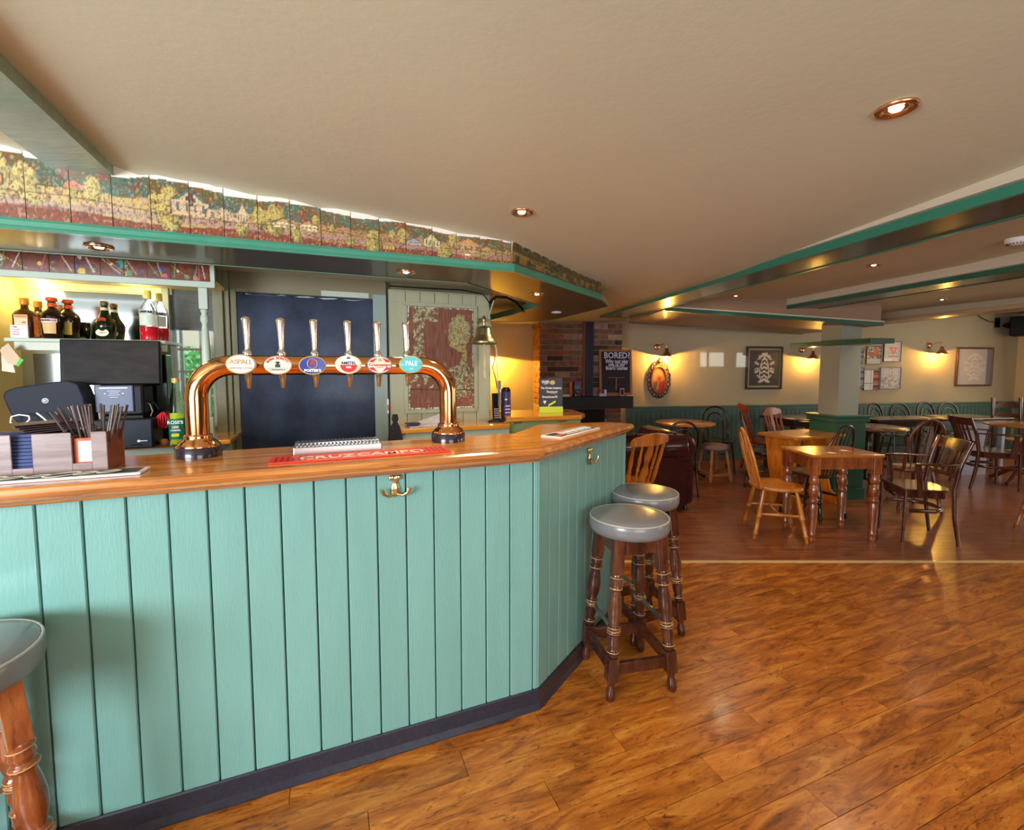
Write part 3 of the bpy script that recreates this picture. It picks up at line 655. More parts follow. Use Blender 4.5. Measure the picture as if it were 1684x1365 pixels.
# --- painted tile frieze: every tile is its own panel
def rnd(i, k=0): return noise.cell(Vector((i * 3.17 + .5, k * 5.3 + .5, 1.5)))
def ink(c, a): return mixc(c, (0.10, 0.045, 0.035), a)
C_WH, C_TL, C_YL, C_RB, C_GR, C_BR, C_PK = [lin(*c)[:3] for c in [(236, 228, 218), (84, 112, 98), (200, 178, 96), (150, 72, 42), (92, 98, 54), (120, 86, 52), (204, 168, 136)]]
def scene_paint(X, v):
    """X: running tile coordinate along the frieze (0 at the left edge of the photo), v: height 0..1"""
    early = smooth(7, 0, X)
    top = 0.86 + 0.04 * math.sin(X * 1.7) + 0.03 * n2(X, 3, 1.3)
    if v > top: return C_WH
    hz = 0.52
    n = n2(X, v * 2.2, 2.1); nf = n2(X, v * 1.6, 11.0, 4)
    hill = mixc(C_TL, mixc(C_BR, C_GR, .5 + .5 * n), smooth(-.2, .35, n2(X, v, 3.0, 8) + .12 * (X - 5) / 6))
    hill = mixc(hill, C_RB, smooth(.12, .5, n2(X, v * 2, 4.5, 15)) * .7)
    col = hill if v > hz - .06 * n else mixc(mixc(C_PK, C_YL, .5 + n), C_RB, smooth(2, 9, X) * .55 + .1 * nf)
    if v < 0.18 + 0.05 * math.sin(X * 1.1): col = mixc(C_RB, (0.14, .05, .04), .25 + .3 * nf)
    if 0.20 < v < 0.30: col = mixc(col, (.34, .22, .26), .45)
    # round trees
    for k in range(int(X * 1.6) - 2, int(X * 1.6) + 3):
        cx = (k + .5 + .35 * (rnd(k) - .5)) / 1.6; r = .22 + .16 * rnd(k, 1); cy = .42 + .24 * rnd(k, 2)
        if rnd(k, 3) > .80 - .15 * early: continue
        dx = (X - cx) / r; dy = (v - cy) / (r * 1.05); q = dx * dx + dy * dy + .35 * nf
        if q < 1:
            t = mixc(C_YL, mixc(C_GR, C_YL, .35), smooth(-.2, .8, dx - dy * .6 + n)); t = mixc(t, (0.80, 0.66, .30), early * .4)
            col = ink(t, .5 * smooth(.2, .35, abs(nf)) + (.5 if q > .86 else 0))
    # houses
    for cx, wd, hb, ht, wc, rc in [(5.05, .55, .34, .86, (0.66, .46, .28), C_TL), (6.0, .55, .36, .66, (0.62, .44, .27), C_TL), (6.55, .2, .28, .78, (.70, .50, .28), C_TL), (7.8, .38, .34, .56, (.8, .68, .36), (.5, .3, .15)), (8.6, .3, .34, .60, (.8, .68, .36), (.5, .22, .12)), (.15, .5, .46, .74, (.72, .32, .16), (.55, .24, .14)), (13.0, .34, .30, .80, (.70, .56, .26), C_TL), (12.3, .3, .3, .56, (.45, .38, .36), (.30, .30, .36)), (14.5, .62, .30, .82, (.62, .34, .13), (.60, .24, .08)), (15.3, .4, .3, .66, (.5, .34, .12), (.4, .2, .08)), (2.1, .22, .52, .70, (.7, .3, .18), (.6, .25, .15))]:
        d = abs(X - cx)
        if d < wd and v > hb:
            eav = hb + (ht - hb) * .5; rf = eav + (ht - eav) * (1 - d / wd)
            if v < rf:
                col = mixc(wc, (.1, .06, .04), .25 * (1 if nf > .18 else 0)) if v < eav else (rc if v > rf - .09 else wc)
                if d > wd * .93 or abs(v - rf) < .025: col = (.12, .06, .05)
                gx = ((X - cx) / wd * 2.4) % 1.0
                if .35 < gx < .65 and hb + .08 < v < eav - .03: col = (.10, .16, .14)
                if cx == 5.05 and ((d < .05 and .52 < v < .76) or (d < .13 and .60 < v < .68)): col = (.1, .06, .05)
    # fence, path and grass strokes
    if .26 < v < .34 and 3 < X < 7 and (X * 7) % 1 < .13: col = (.16, .09, .07)
    if abs(v - (.36 + .05 * math.sin(X * .9))) < .012: col = ink(col, .65)
    if v < .5 and nf > .30: col = ink(col, .5)
    h1 = n2(X, v, 26.0, 3); h2 = n2(X, v * 1.3, 17.0, 9); col = mixc(col, (.07, .05, .04), .75 * smooth(.18, .42, h1)); col = mixc(col, (.62, .52, .30), .35 * smooth(.2, .45, h2))
    if 11.1 < X < 11.6 and .12 < v < .22: col = (.62, .40, .08) if ((X * 9) % 1 > .2) else (.1, .05, .03)
    return col
def dark_paint(X, v):
    n = n2(X, v * 1.5, 3.2); nf = n2(X, v * 2, 8)
    a = .80 + .13 * math.sqrt(abs(math.sin(X * PI)))
    if v > a: return C_PK
    col = mixc((.035, .028, .015), (.11, .10, .03), .5 + n)
    if v < .55: col = mixc(col, (.28, .15, .035), smooth(-.1, .3, n2(X, v, 2, 9)))
    if .40 < v < .52 and X < 4: col = mixc((.34, .14, .03), col, .4 + nf)
    if abs(v - .5 + .06 * X) < .04 and nf > -.1: col = (.26, .24, .07)
    if v < .12: col = (.10, .045, .02)
    return col
TM = vcol('tile_glaze', 0.25, 0.3)
xL = ol(0, 377)[0]; tw = 0.1015
jx = [0, 48, 121, 189, 252, 315, 371, 426, 479, 529, 578, 624, 668, 711, 751, 789.5, 826, 845]
px_joint = [on_y(j, 420, YF + .008, BAR)[0] for j in jx]
px_joint[-1] = K0[0] - .006
for i in range(-4, len(jx) - 1):
    if i < 0: xa = px_joint[0] + i * .105; xb = xa + .105; 
    else: xa, xb = px_joint[i], px_joint[i + 1]
    if i == -1: xb = px_joint[0]
    frac = (1.0 if i < len(jx) - 2 else .5) if i > 0 else 1.0
    if i == 0: xa = xb - .105; X0, X1 = 0.35, 1.0
    elif i < 0: X0, X1 = i + .35, i + 1.35
    else: X0, X1 = i, i + frac
    if i == -1: xb = px_joint[1] - .105; xa = xb - .105
    if i < -1: xb = px_joint[1] - .105 * (-i); xa = xb - .105
    pa = BAR.w((xa + xb) / 2, YF + .008); z0 = SZ + fh; zt = max(zceil(pa.x, pa.y) + .006, z0 + .11); wdt = xb - xa - .0026
    fn = (lambda X0, X1, zr: (lambda u, v: scene_paint(X0 + (X1 - X0) * u, v)))(X0, X1, zt)
    painted('tile', wdt, zt - z0, 40 if frac == 1 else 20, 54, fn, TM, ca, ((xa + xb) / 2, YF + .008 + random.uniform(0, .001), z0), .008)
MB().box(-3.4, K0[0] - .004, YF + .0155, YF + .03, SZ + fh, SZ + .30).build('tile_backing', mat('tile_joint', lin(96, 44, 30), .6), ca)
dv = Vector(K1) - Vector(K0); dl = dv.length; da = math.atan2(dv.y, dv.x); nt_ = 12
for i in range(nt_):
    p = Vector(K0) + dv * ((i + .5) / nt_); nn = Vector((-dv.y, dv.x)).normalized(); p = p + nn * .008; wp = BAR.w(p.x, p.y)
    zt = zceil(wp.x, wp.y) + .012
    o = painted('tile', dl / nt_ - .003, zt - SZ - fh, 14, 20, (lambda i: (lambda u, v: dark_paint(i + u, v)))(i), TM, ca, (p.x, p.y, SZ + fh), .008); o.rotation_euler = (0, 0, da)
q0 = Vector(K0) + nn * .018; q1 = Vector(K1) + nn * .018
MB().bar((q0.x, q0.y, SZ + .16), (q1.x, q1.y, SZ + .16), .004, .25).build('tile_backing', mat('tile_joint_dark', lin(120, 96, 60), .6), ca)

# ================================================================ CEILING DOWNLIGHTS
def downlight(loc, label, r=.055, e=14, trim=None, glow=(1.0, .80, .55), lit=True, bulb=BULB):
    t = thing('downlight', label, 'downlight', loc)
    MB().lathe([(r * .52, .0045), (r * .60, -.002), (r * .80, -.0055), (r * .97, -.004), (r, 0.0), (r, .004), (r * .9, .006)], (0, 0, 0), 28).build('trim_ring', trim or BRASS, t)
    MB().lathe([(r * .56, .002), (r * .50, .016), (r * .44, .020)], (0, 0, 0), 24).build('baffle', trim or BRASS, t)
    MB().lathe([(0, -.006), (r * .26, -.003), (r * .40, .006), (r * .42, .012), (0, .013)], (0, 0, 0), 20).build('lamp', bulb if lit else mat('unlit_lamp', (.7, .7, .75, 1), .2), t)
    if lit: light('downlight_beam', 'SPOT', (loc[0], loc[1], loc[2] - .02), e, glow, .03, (loc[0], loc[1], 0), angle=2.3, blend=.8)
    return t
def ceil_at(px, py):
    z = 2.1
    for _ in range(8): x, y = on_z(px, py, z); z = zceil(x, y) * 1.0
    return (x, y, z - .004)
BC = mat('copper_trim', (0.80, .48, .28, 1), .25, 1.0)
l1 = ceil_at(1474, 177); l2 = ceil_at(858, 348)
downlight(l1, 'large brass ceiling downlight nearest the camera over the front floor', .050, 22, BC)
downlight(l2, 'brass ceiling downlight just in front of the tile frieze', .050, 26, BC)
for (px, py), lab in zip([(163, 407), (668, 448), (883, 484)], ['square-looking downlight in the canopy above the spirit bottles', 'downlight in the canopy above the blackboard door', 'downlight in the canopy above the small bar wing']):
    x, y = on_z(px, py, SZ - .003); downlight((x, y, SZ - .003), lab, .050, 14, BC)
x, y = on_z(915, 514, SZ - .003); downlight((x, y, SZ - .003), 'small unlit white downlight at the far end of the canopy', .045, 0, WHITEP, lit=False)
for (px, py), lab in zip([(1437, 435), (1210, 486), (1549, 492)], ['dining ceiling downlight between the first two beams, nearest the smoke alarm', 'dining ceiling downlight close to the end of the canopy', 'dining ceiling downlight beyond the second beam']):
    downlight(ceil_at(px, py), lab, .042, 26, BC)
sx_, sy_, sz_ = ceil_at(1674, 392)
t = thing('smoke_alarm', 'round white smoke alarm on the dining ceiling between two beams', 'smoke alarm', (sx_, sy_, sz_ + .004))
MB().lathe([(0, -.036), (.022, -.036), (.030, -.033), (.044, -.028), (.052, -.018), (.054, -.006), (.054, 0)], (0, 0, 0), 28).build('body', WHITEP, t)
for k in range(18): q = 2 * PI * k / 18; MB().bar((.034 * math.cos(q), .034 * math.sin(q), -.0325), (.046 * math.cos(q), .046 * math.sin(q), -.0275), .003).build('slot', BLACKM, t)

# ================================================================ BAR BACK WALL, LEFT UNIT, DOOR, PANEL
BK = 1.72    # back wall plane in the bar frame
UF = 1.34    # front of the shelf unit
def by(px, py, y): return on_y(px, py, y, BAR)
wv = in_frame(BAR, 'wall_bar', kind='structure')
xw0 = by(283, 600, BK)[0]; xw1 = by(336, 600, BK)[0] + .06; zw0 = by(300, 704, BK)[1]; zw1 = by(300, 480, BK)[1]
xd0 = by(395, 600, BK)[0]; xd1 = by(614, 600, BK)[0]
xp = by(806, 600, BK)[0]
b = MB(); b.box(-4.2, xw0, BK, BK + .1, 0, 2.4).box(xw0, xw1, BK, BK + .1, 0, zw0).box(xw0, xw1, BK, BK + .1, zw1, 2.4).box(xw1, xp, BK, BK + .1, 0, 2.4)
b.build('plaster', OLIVED, wv)
# window behind the bar with garden hedge outside
wn = in_frame(BAR, 'window_1', kind='structure')
b = MB(); fw = .022
b.box(xw0, xw1, BK + .02, BK + .07, zw0, zw0 + fw).box(xw0, xw1, BK + .02, BK + .07, zw1 - fw, zw1).box(xw0, xw0 + fw, BK + .02, BK + .07, zw0, zw1).box(xw1 - fw, xw1, BK + .02, BK + .07, zw0, zw1); b.build('window_frame', WHITEP, wn)
for pxm in (297, 330):
    xm = by(pxm, 600, BK)[0]; bx('glazing_bar', WHITEP, wn, xm - .008, xm + .008, BK + .035, BK + .055, zw0, zw1)
for pym in (574, 611, 652):
    zm = by(300, pym, BK)[1]; bx('glazing_bar', WHITEP, wn, xw0, xw1, BK + .035, BK + .055, zm - .007, zm + .007)
bx('pane', mat('window_glass', (.9, .97, .95, 1), 0.02, trans=1.0, ior=1.05), wn, xw0, xw1, BK + .044, BK + .046, zw0, zw1)
bl = in_frame(BAR, 'roller_blind', 'dark grey patterned blind covering the upper half of the back bar window', 'blind')
zb = by(305, 541, BK - .02)[1]
bx('fabric', mat('blind_grey', lin(98, 102, 104), .7, var=.12, scale=25, stretch=(1, 1, 3)), bl, xw0 - .01, xw1 + .02, BK - .022, BK - .018, zb, 1.93); bx('hem_bar', mat('blind_hem', lin(70, 84, 104), .4), bl, xw0 - .01, xw1 + .02, BK - .027, BK - .014, zb - .008, zb + .006)
hg = in_frame(BAR, 'garden_hedge', 'bright green garden hedge outside the back bar window', 'hedge', kind='stuff')
b = MB(); rr = random.Random(3)
for k in range(5200):
    x = rr.uniform(-2.7, .0); zt = 1.66 + .06 * math.sin(x * 3); z = rr.uniform(0.2, zt); y = BK + 2.3 + rr.uniform(0, .25); s = rr.uniform(.018, .036); q = rr.uniform(0, PI); ti = rr.uniform(-.8, .8)
    d = Vector((math.cos(q), math.sin(ti) * .6, math.sin(q))) * s; e = Vector((-math.sin(q), .3, math.cos(q))) * s * .6
    c_ = Vector((x, y, z)); b.add([c_ - d, c_ - e, c_ + d, c_ + e], [(0, 1, 2, 3)])
b.box(-2.7, .0, BK + 2.55, BK + 2.8, 0, 1.62)
b.build('foliage', mat('hedge_leaves', lin(96, 160, 92), .5, var=.35, scale=30), hg)['kind'] = 'stuff'
sunl = light('garden_sun', 'SUN', (0, 9, 6), 3.2, (1.0, .97, .92), 0.02); sunl.rotation_euler = (math.radians(24), 0, math.radians(15))

# --- left shelf unit
un = in_frame(BAR, 'back_bar_unit', 'built-in back bar shelf unit with lit spirit shelf, tile strip and turned post', 'shelf unit')
zs0 = by(346, 470, UF)[1]; zc = zs0
xR = by(354, 470, UF)[0]; XL = by(-60, 500, UF)[0] - .5
CT = 1.06
zshelf = by(140, 560, UF + .02)[1]
bx('cornice', PALEG, un, XL, xR, UF - .01, UF + .02, zc - .012, zc + .020, .003)
bx('frieze_board', PALEG, un, XL, xR, UF, UF + .02, zc + .018, zc + .125)
bx('frieze_end', PALEG, un, xR - .02, xR, UF - .012, UF + .02, zc + .018, zc + .125)
bx('ceiling_panel', PALEY, un, XL, xR - .01, UF + .02, BK - .002, zc + .02, zc + .04)
xs = by(29, 500, BK - .02)[0]
bx('side_panel', PALEY, un, xs - .03, xs, UF + .0, BK - .002, CT, zc + .02)
bx('back_panel', PALEY, un, XL, xs - .03, UF + .16, UF + .19, CT, zc + .02)
bx('back_panel', PALEY, un, xs, xw0 - .03, BK - .02, BK - .004, zshelf, zc + .02)
bx('top_light_rail', PALEY, un, xs, by(285, 480, BK)[0], BK - .04, BK - .02, by(140, 478, BK - .03)[1] , zc + .02)
xm1 = by(268, 500, BK - .03)[0]
bx('mirror', MIRROR, un, xs + .16, xm1, BK - .026, BK - .021, zshelf + .0, by(140, 480, BK - .03)[1])
bx('mirror', MIRROR, un, xs + .05, xs + .30, BK - .026, BK - .021, CT + .1, zshelf - .06)
bx('back_panel', OLIVE, un, xs, xm1, BK - .021, BK - .003, CT, zshelf)
bx('upright', OLIVE, un, xm1, by(280, 500, BK - .03)[0], BK - .06, BK - .02, CT, zc + .02, .003)
x0s = by(6, 560, UF + .03)[0]; x1s = by(275, 566, UF + .06)[0]
bx('shelf', PALEG, un, x0s, x1s, UF + .03, BK - .02, zshelf - .010, zshelf + .008, .003)
bx('shelf_rail', OLIVE, un, x0s + .03, x1s, UF + .045, UF + .062, zshelf - .050, zshelf - .010)
# turned post
xpo = by(338, 560, UF + .03)[0]; pz = lambda py: by(338, py, UF + .03)[1]
bx('post_block', PALEG, un, xpo - .021, xpo + .021, UF + .012, UF + .054, pz(509), zc, .003)
MB().lathe([(.014, pz(509)), (.019, pz(512)), (.013, pz(516)), (.020, pz(522)), (.021, pz(528)), (.013, pz(533)), (.016, pz(540)), (.020, pz(565)), (.022, pz(600)), (.020, pz(640)), (.015, pz(672)), (.020, pz(680)), (.015, pz(686))][::-1], (xpo, UF + .033, 0), 20).build('turned_post', PALEG, un)
bx('post_block', PALEG, un, xpo - .022, xpo + .022, UF + .011, UF + .055, CT - .01, pz(686), .003)
# counter under
bx('counter_top', W_TOP, un, XL, xR + .05, UF - .06, BK, CT - .025, CT, .006)
bx('counter_base', PALEG, un, XL, xR, UF - .02, BK - .003, 0, CT - .025)
# children's tile strip
tj = [-8, 37, 81, 123, 165, 204, 242, 280, 316, 348]
def kid_paint(s):
    pal = [lin(*c)[:3] for c in [(70, 84, 150), (206, 178, 60), (96, 160, 120), (200, 90, 120), (220, 210, 190)]]
    def fn(u, v):
        col = mixc((.12, .03, .02), (.22, .06, .03), .5 + n2(u + s, v, 5))
        for k in range(9):
            cx, cy, r = .12 + .76 * rnd(s * 7 + k, 1), .2 + .6 * rnd(s * 7 + k, 2), .10 + .13 * rnd(s * 7 + k, 3)
            d = math.hypot(u - cx, (v - cy) * 1.05)
            if d < r: col = pal[(k + s) % 5] if (k % 2 or abs(d - r * .7) < .2 * r or d < r * .3) else (.06, .04, .06)
        for k in range(4):
            x0 = .1 + .8 * rnd(s * 5 + k, 6); a_ = -1 + 2 * rnd(s * 5 + k, 7)
            if abs(u - x0 - a_ * (v - .5) * .5) < .022 and .12 < v < .8: col = pal[(k * 2 + s) % 5]
        return col
    return fn
for i in range(len(tj) - 1):
    xa = by(tj[i], 440, UF - .008)[0]; xb = by(tj[i + 1], 440, UF - .008)[0]
    painted('tile', xb - xa - .004, .10, 24, 24, kid_paint(i), TM, un, ((xa + xb) / 2, UF - .008, zc + .021), .007)
light('spirit_shelf_light', 'POINT', BAR.w(xs + .12, BK - .14, zc - .03), 1.0, (1.0, .80, .38), .03)
light('spirit_shelf_light', 'POINT', BAR.w(xs + .55, BK - .14, zc - .01), 0.7, (1.0, .82, .40), .03)
t = in_frame(BAR, 'strip_lamp', 'small bright tube lamp at the left corner above the spirit shelf', 'lamp')
MB().turn((xs + .125, BK - .06, zc - .085), (xs + .125, BK - .06, zc + .015), [(0, .008), (.1, .011), (1, .011)], 12).build('tube', mat('warm_tube', (1, .93, .75, 1), .4, emit=12), t)

# --- blackboard door, frames
dr = in_frame(BAR, 'door_1', kind='structure')
zdt = by(500, 486, BK - .03)[1]
nb_ = mat('blackboard_paint', lin(36, 43, 60), 0.38, col2=lin(64, 74, 98), scale=3.5, stretch=(1, 1, .8), bump=.06, bscale=90, coat=.15)
bx('door_panel', nb_, dr, xd0, xd1, BK - .045, BK - .005, .02, zdt)
MB().tube([(xd0 + .05 + (xd1 - xd0 - .1) * k / 14, BK - .047, zdt - .012 + .006 * rnd(k, 9)) for k in range(15)], [.002 + .004 * rnd(k, 4) for k in range(15)], 6).build('worn_edge', PALEG, dr)
xj0 = by(372, 600, BK - .06)[0]; xj1 = by(637, 600, BK - .06)[0]
for a0, a1, m in [(xj0, xj0 + (xd0 - xj0) * .45, OLIVED), (xj0 + (xd0 - xj0) * .48, xd0, OLIVED)]: bx('jamb', m, dr, a0, a1, BK - .07 if a0 == xj0 else BK - .055, BK, 0, 2.3, .003)
bx('jamb', mat('blue_grey_paint', lin(142, 160, 154), .4, var=.05, scale=6, stretch=(4, 4, .5), coat=.2), dr, xd1, xj1, BK - .06, BK, 0, zdt + .03, .003)
bx('lintel', mat('olive_lintel', lin(128, 118, 92), .45), dr, xj0, xj1, BK - .05, BK, zdt, 2.3)
bx('peeling_paint', PALEG, dr, by(528, 480, BK - .05)[0], by(606, 480, BK - .05)[0], BK - .054, BK - .049, zdt + .0, zdt + .035)
bx('side_pilaster', OLIVED, dr, by(353, 600, BK - .09)[0], xj0, BK - .09, BK, 0, 2.3, .004)
t = in_frame(BAR, 'door_sticker', 'small white and red sticker on the blue grey door jamb', 'sticker')
xk, zk = by(638, 668, BK - .064); bx('label', WHITE, t, xk - .006, xk + .006, BK - .064, BK - .061, zk - .05, zk + .05); bx('band', RED, t, xk - .004, xk + .004, BK - .065, BK - .0635, zk - .03, zk + .01)

# --- panelled wall with red-brown painted board
pn = in_frame(BAR, 'wall_panelled', kind='structure')
xq0 = by(641, 600, BK - .08)[0]; xq1 = by(806, 600, BK - .08)[0]; zpt = by(700, 479, BK - .08)[1]
bx('backing', OLIVE, pn, xq0, xq1, BK - .08, BK + .1, 0, zpt)
xf0, zf1 = by(667, 500, BK - .09); xf1, zf0 = by(781, 673, BK - .09)
np_ = 7; wp_ = (xq1 - xq0 - .02) / np_
for k in range(np_):
    xa = xq0 + .01 + k * wp_
    for z0_, z1_ in ((.95, zf0 - .01), (zf1 + .01, zpt - .01)):
        if z1_ - z0_ > .02: bx('board', OLIVE, pn, xa + .002, xa + wp_ - .002, BK - .092, BK - .08, z0_, z1_, .002)
bx('side_stile', OLIVE, pn, xq0, xf0 - .02, BK - .088, BK - .08, zf0 - .01, zf1 + .01); bx('side_stile', OLIVE, pn, xf1 + .02, xq1, BK - .088, BK - .08, zf0 - .01, zf1 + .01)
for a in [(xf0 - .02, xf1 + .02, zf0 - .015, zf0 + .012), (xf0 - .02, xf1 + .02, zf1 - .012, zf1 + .015), (xf0 - .02, xf0 + .008, zf0, zf1), (xf1 - .008, xf1 + .02, zf0, zf1)]: bx('panel_moulding', OLIVE, pn, a[0], a[1], BK - .102, BK - .08, a[2], a[3], .003)
def tree_paint(u, v):
    nf = n2(u * 30, v * 46, 1.0); ng = n2(u * 60, v * 8, 1, 3); n3 = n2(u * 14, v * 20, 1, 5)
    col = mixc((.15, .048, .028), (.27, .095, .05), .5 + ng)
    if n2(u * 5, v * 2, 3, 6) > .42 and nf > .1: col = (.36, .18, .11)
    n4 = n2(u * 62, v * 92, 1.0, 12) + .4 * n3; leaf = lambda: mixc((.07, .09, .04), (.50, .48, .26), smooth(-.3, .4, n4)) if n4 > -.22 else col
    q = ((u - .78) / .17) ** 2 + ((v - .76) / .17) ** 2 + .5 * n3
    if q < 1: col = mixc(leaf(), (.48, .42, .12), .3)
    if abs(u - .83 - .03 * math.sin(v * 14)) < .035 + .02 * smooth(.6, .4, v) and .30 < v < .66: col = (.42, .32, .10) if nf > -.2 else (.15, .10, .04)
    if abs(v - .585 + (u - .8) * .3) < .015 and .62 < u < .83: col = (.40, .30, .10)
    if ((u - .80) / .24) ** 2 + ((v - .28) / .18) ** 2 + .6 * n3 < 1 and nf > -.2: col = leaf()
    if v > .86 and u < .45 and n3 > -.35 + (1 - v) * 1.5 and u > .08: col = leaf()
    if abs(u - .16) < .07 + .05 * n3 and v > .50 and n3 > -.2: col = leaf()
    if v < .42 and v > .18 and u < .68 and n3 > .12 + abs(v - .3) * 1.5: col = leaf()
    if abs(v - .20 + u * .02) < .006: col = (.07, .03, .02)
    if u < .02 or u > .985 or v < .012 or v > .99:
        if n2(u * 40, v * 40, 1, 9) > -.05: col = (.72, .68, .60)
    return col
pw = xf1 - xf0 - .022
t = in_frame(BAR, 'painted_board', 'red-brown board painted with a tree and foliage on the panelled wall', 'painting', x=(xf0 + xf1) / 2, y=BK - .094, z=zf0 + .014)
painted('panel', pw, zf1 - zf0 - .028, 120, 176, tree_paint, vcol('board_paint', .55), t, (0, 0, 0), .012)
# top cables
t = in_frame(BAR, 'ceiling_cable', 'loose black cables looping over the panelled wall under the ceiling', 'cable')
def ppt(px, py, y): x, z = by(px, py, y); return (x, y, z)
MB().tube([ppt(640, 470, BK - .12), ppt(700, 474, BK - .12), ppt(760, 477, BK - .12), ppt(795, 484, BK - .12), ppt(806, 500, BK - .1), ppt(806, 520, BK - .1)], .004, 6).build('cable', BLACKM, t)
MB().tube([ppt(806, 498, BK - .1), ppt(815, 489, BK + .0), ppt(832, 489, BK + .2), ppt(848, 497, BK + .4), ppt(862, 512, BK + .5)], .012, 8).build('cable', BLACKM, t)
MB().tube([ppt(868, 508, BK + .5), ppt(880, 496, BK + .5), ppt(893, 490, BK + .5)], .012, 8).build('cable', BLACKM, t)
MB().tube([ppt(812, 494, BK - .11), ppt(804, 520, BK - .12), ppt(809, 548, BK - .12), ppt(816, 575, BK - .12), ppt(818, 610, BK - .12), ppt(819, 650, BK - .12), ppt(822, 668, BK - .12)], .0045, 6).build('cable', PALEG, t)
MB().tube([ppt(812, 570, BK - .115), ppt(814, 590, BK - .115), ppt(810, 605, BK - .115), ppt(815, 622, BK - .115), ppt(818, 640, BK - .115)], .005, 6).build('cable', mat('worn_cable', lin(150, 90, 50), .6), t)

# --- brass bell
xb_, zb_ = by(796, 541, BK - .22); bz = lambda py: by(796, py, BK - .22)[1] - zb_
t = in_frame(BAR, 'hanging_bell', 'brass bar bell with a cord hanging at the edge of the panelled wall', 'bell', x=xb_, y=BK - .22, z=zb_)
R_ = (by(817, 563, BK - .22)[0] - by(776, 563, BK - .22)[0]) / 2
MB().lathe([(R_ * .12, bz(536)), (R_ * .50, bz(538)), (R_ * .58, bz(541)), (R_ * .64, bz(550)), (R_ * .76, bz(556)), (R_ * .95, bz(560)), (R_, bz(565)), (R_ * .94, bz(566)), (R_ * .80, bz(561)), (R_ * .5, bz(548))], (0, 0, 0), 32).build('bell_body', BRASSD, t)
MB().lathe([(.006, bz(537)), (.016, bz(535)), (.010, bz(532)), (.018, bz(529)), (.020, bz(525)), (.010, bz(521)), (.006, bz(519))], (0, 0, 0), 14).build('crown', BRASSD, t)
MB().tube([(0, 0, bz(528)), (-.01, .05, bz(524)), (-.006, .13, bz(528))], [.010, .010, .012], 8).build('bracket', BRASSD, t)
MB().tube([(0, 0, bz(556)), (0, 0, bz(573))], .004, 8).build('clapper_rod', BRASSD, t)
MB().lathe([(.003, bz(606)), (.009, bz(603)), (.011, bz(596)), (.008, bz(592)), (.010, bz(588)), (.007, bz(577)), (.011, bz(575)), (.009, bz(571)), (.003, bz(569))], (0, 0, 0), 12).build('pull', mat('cream_cord', lin(220, 196, 160), .6), t)
MB().lathe([(.010, bz(621)), (.008, bz(612)), (.004, bz(605))], (0, 0, 0), 10).build('tassel', mat('cream_cord', lin(220, 196, 160), .6), t)

# --- counter right of the door
rc = in_frame(BAR, 'back_counter', 'low back counter with oak top and sage front below the panelled wall', 'counter')
xa = by(652, 700, 1.37)[0]; xb_ = by(838, 700, 1.37)[0]
bx('counter_top', W_TOP, rc, xa, xb_, 1.36, BK - .08, CT - .03, CT, .004)
bx('counter_apron', PALEG, rc, xa + .01, xb_, 1.375, 1.40, CT - .10, CT - .03)
bx('counter_leg', PALEG, rc, xa + .015, xa + .06, 1.376, 1.42, 0, CT - .03)
bx('counter_back', SLATE, rc, xa + .06, xb_, BK - .12, BK - .09, 0, CT - .03)
bx('lower_shelf', mat('steel_shelf', (.4, .42, .48, 1), .3, .8), rc, xa + .06, xb_, 1.40, BK - .12, .80, .82)
# hinged flap and end counter
fz = 1.10
fl_ = [on_z(px, py, fz, BAR) for px, py in ((833, 687), (957, 683), (962, 680), (940, 673), (822, 675))]
fcn = in_frame(BAR, 'counter_flap', 'oak hinged counter flap with pale green front beyond the bar', 'counter flap')
MB().prism(fl_, fz - .03, fz).build('flap_board', W_TOP, fcn, bevel=.003)
a_, b2 = Vector(fl_[0]), Vector(fl_[1]); dd = (b2 - a_).normalized(); nn_ = Vector((-dd.y, dd.x)) * .03; a_ = a_ + nn_; b2 = b2 + nn_
MB().bar((a_.x, a_.y, fz - .075), (b2.x, b2.y, fz - .075), .02, .08).build('flap_front', mat('pale_green_paint', lin(140, 160, 112), .4, coat=.2), fcn)
MB().bar((a_.x, a_.y + .02, .5), (b2.x, b2.y + .02, .5), .02, 1.0).build('flap_panel', mat('pale_green_paint', lin(140, 160, 112), .4, coat=.2), fcn)
for k in (.15, .75): p = a_.lerp(b2, k) - nn_ * .4; o = MB().box(-.03, .03, -.006, .0, -.012, .012).build('hinge', BRASS, fcn); o.location = (p.x, p.y, fz - .033)
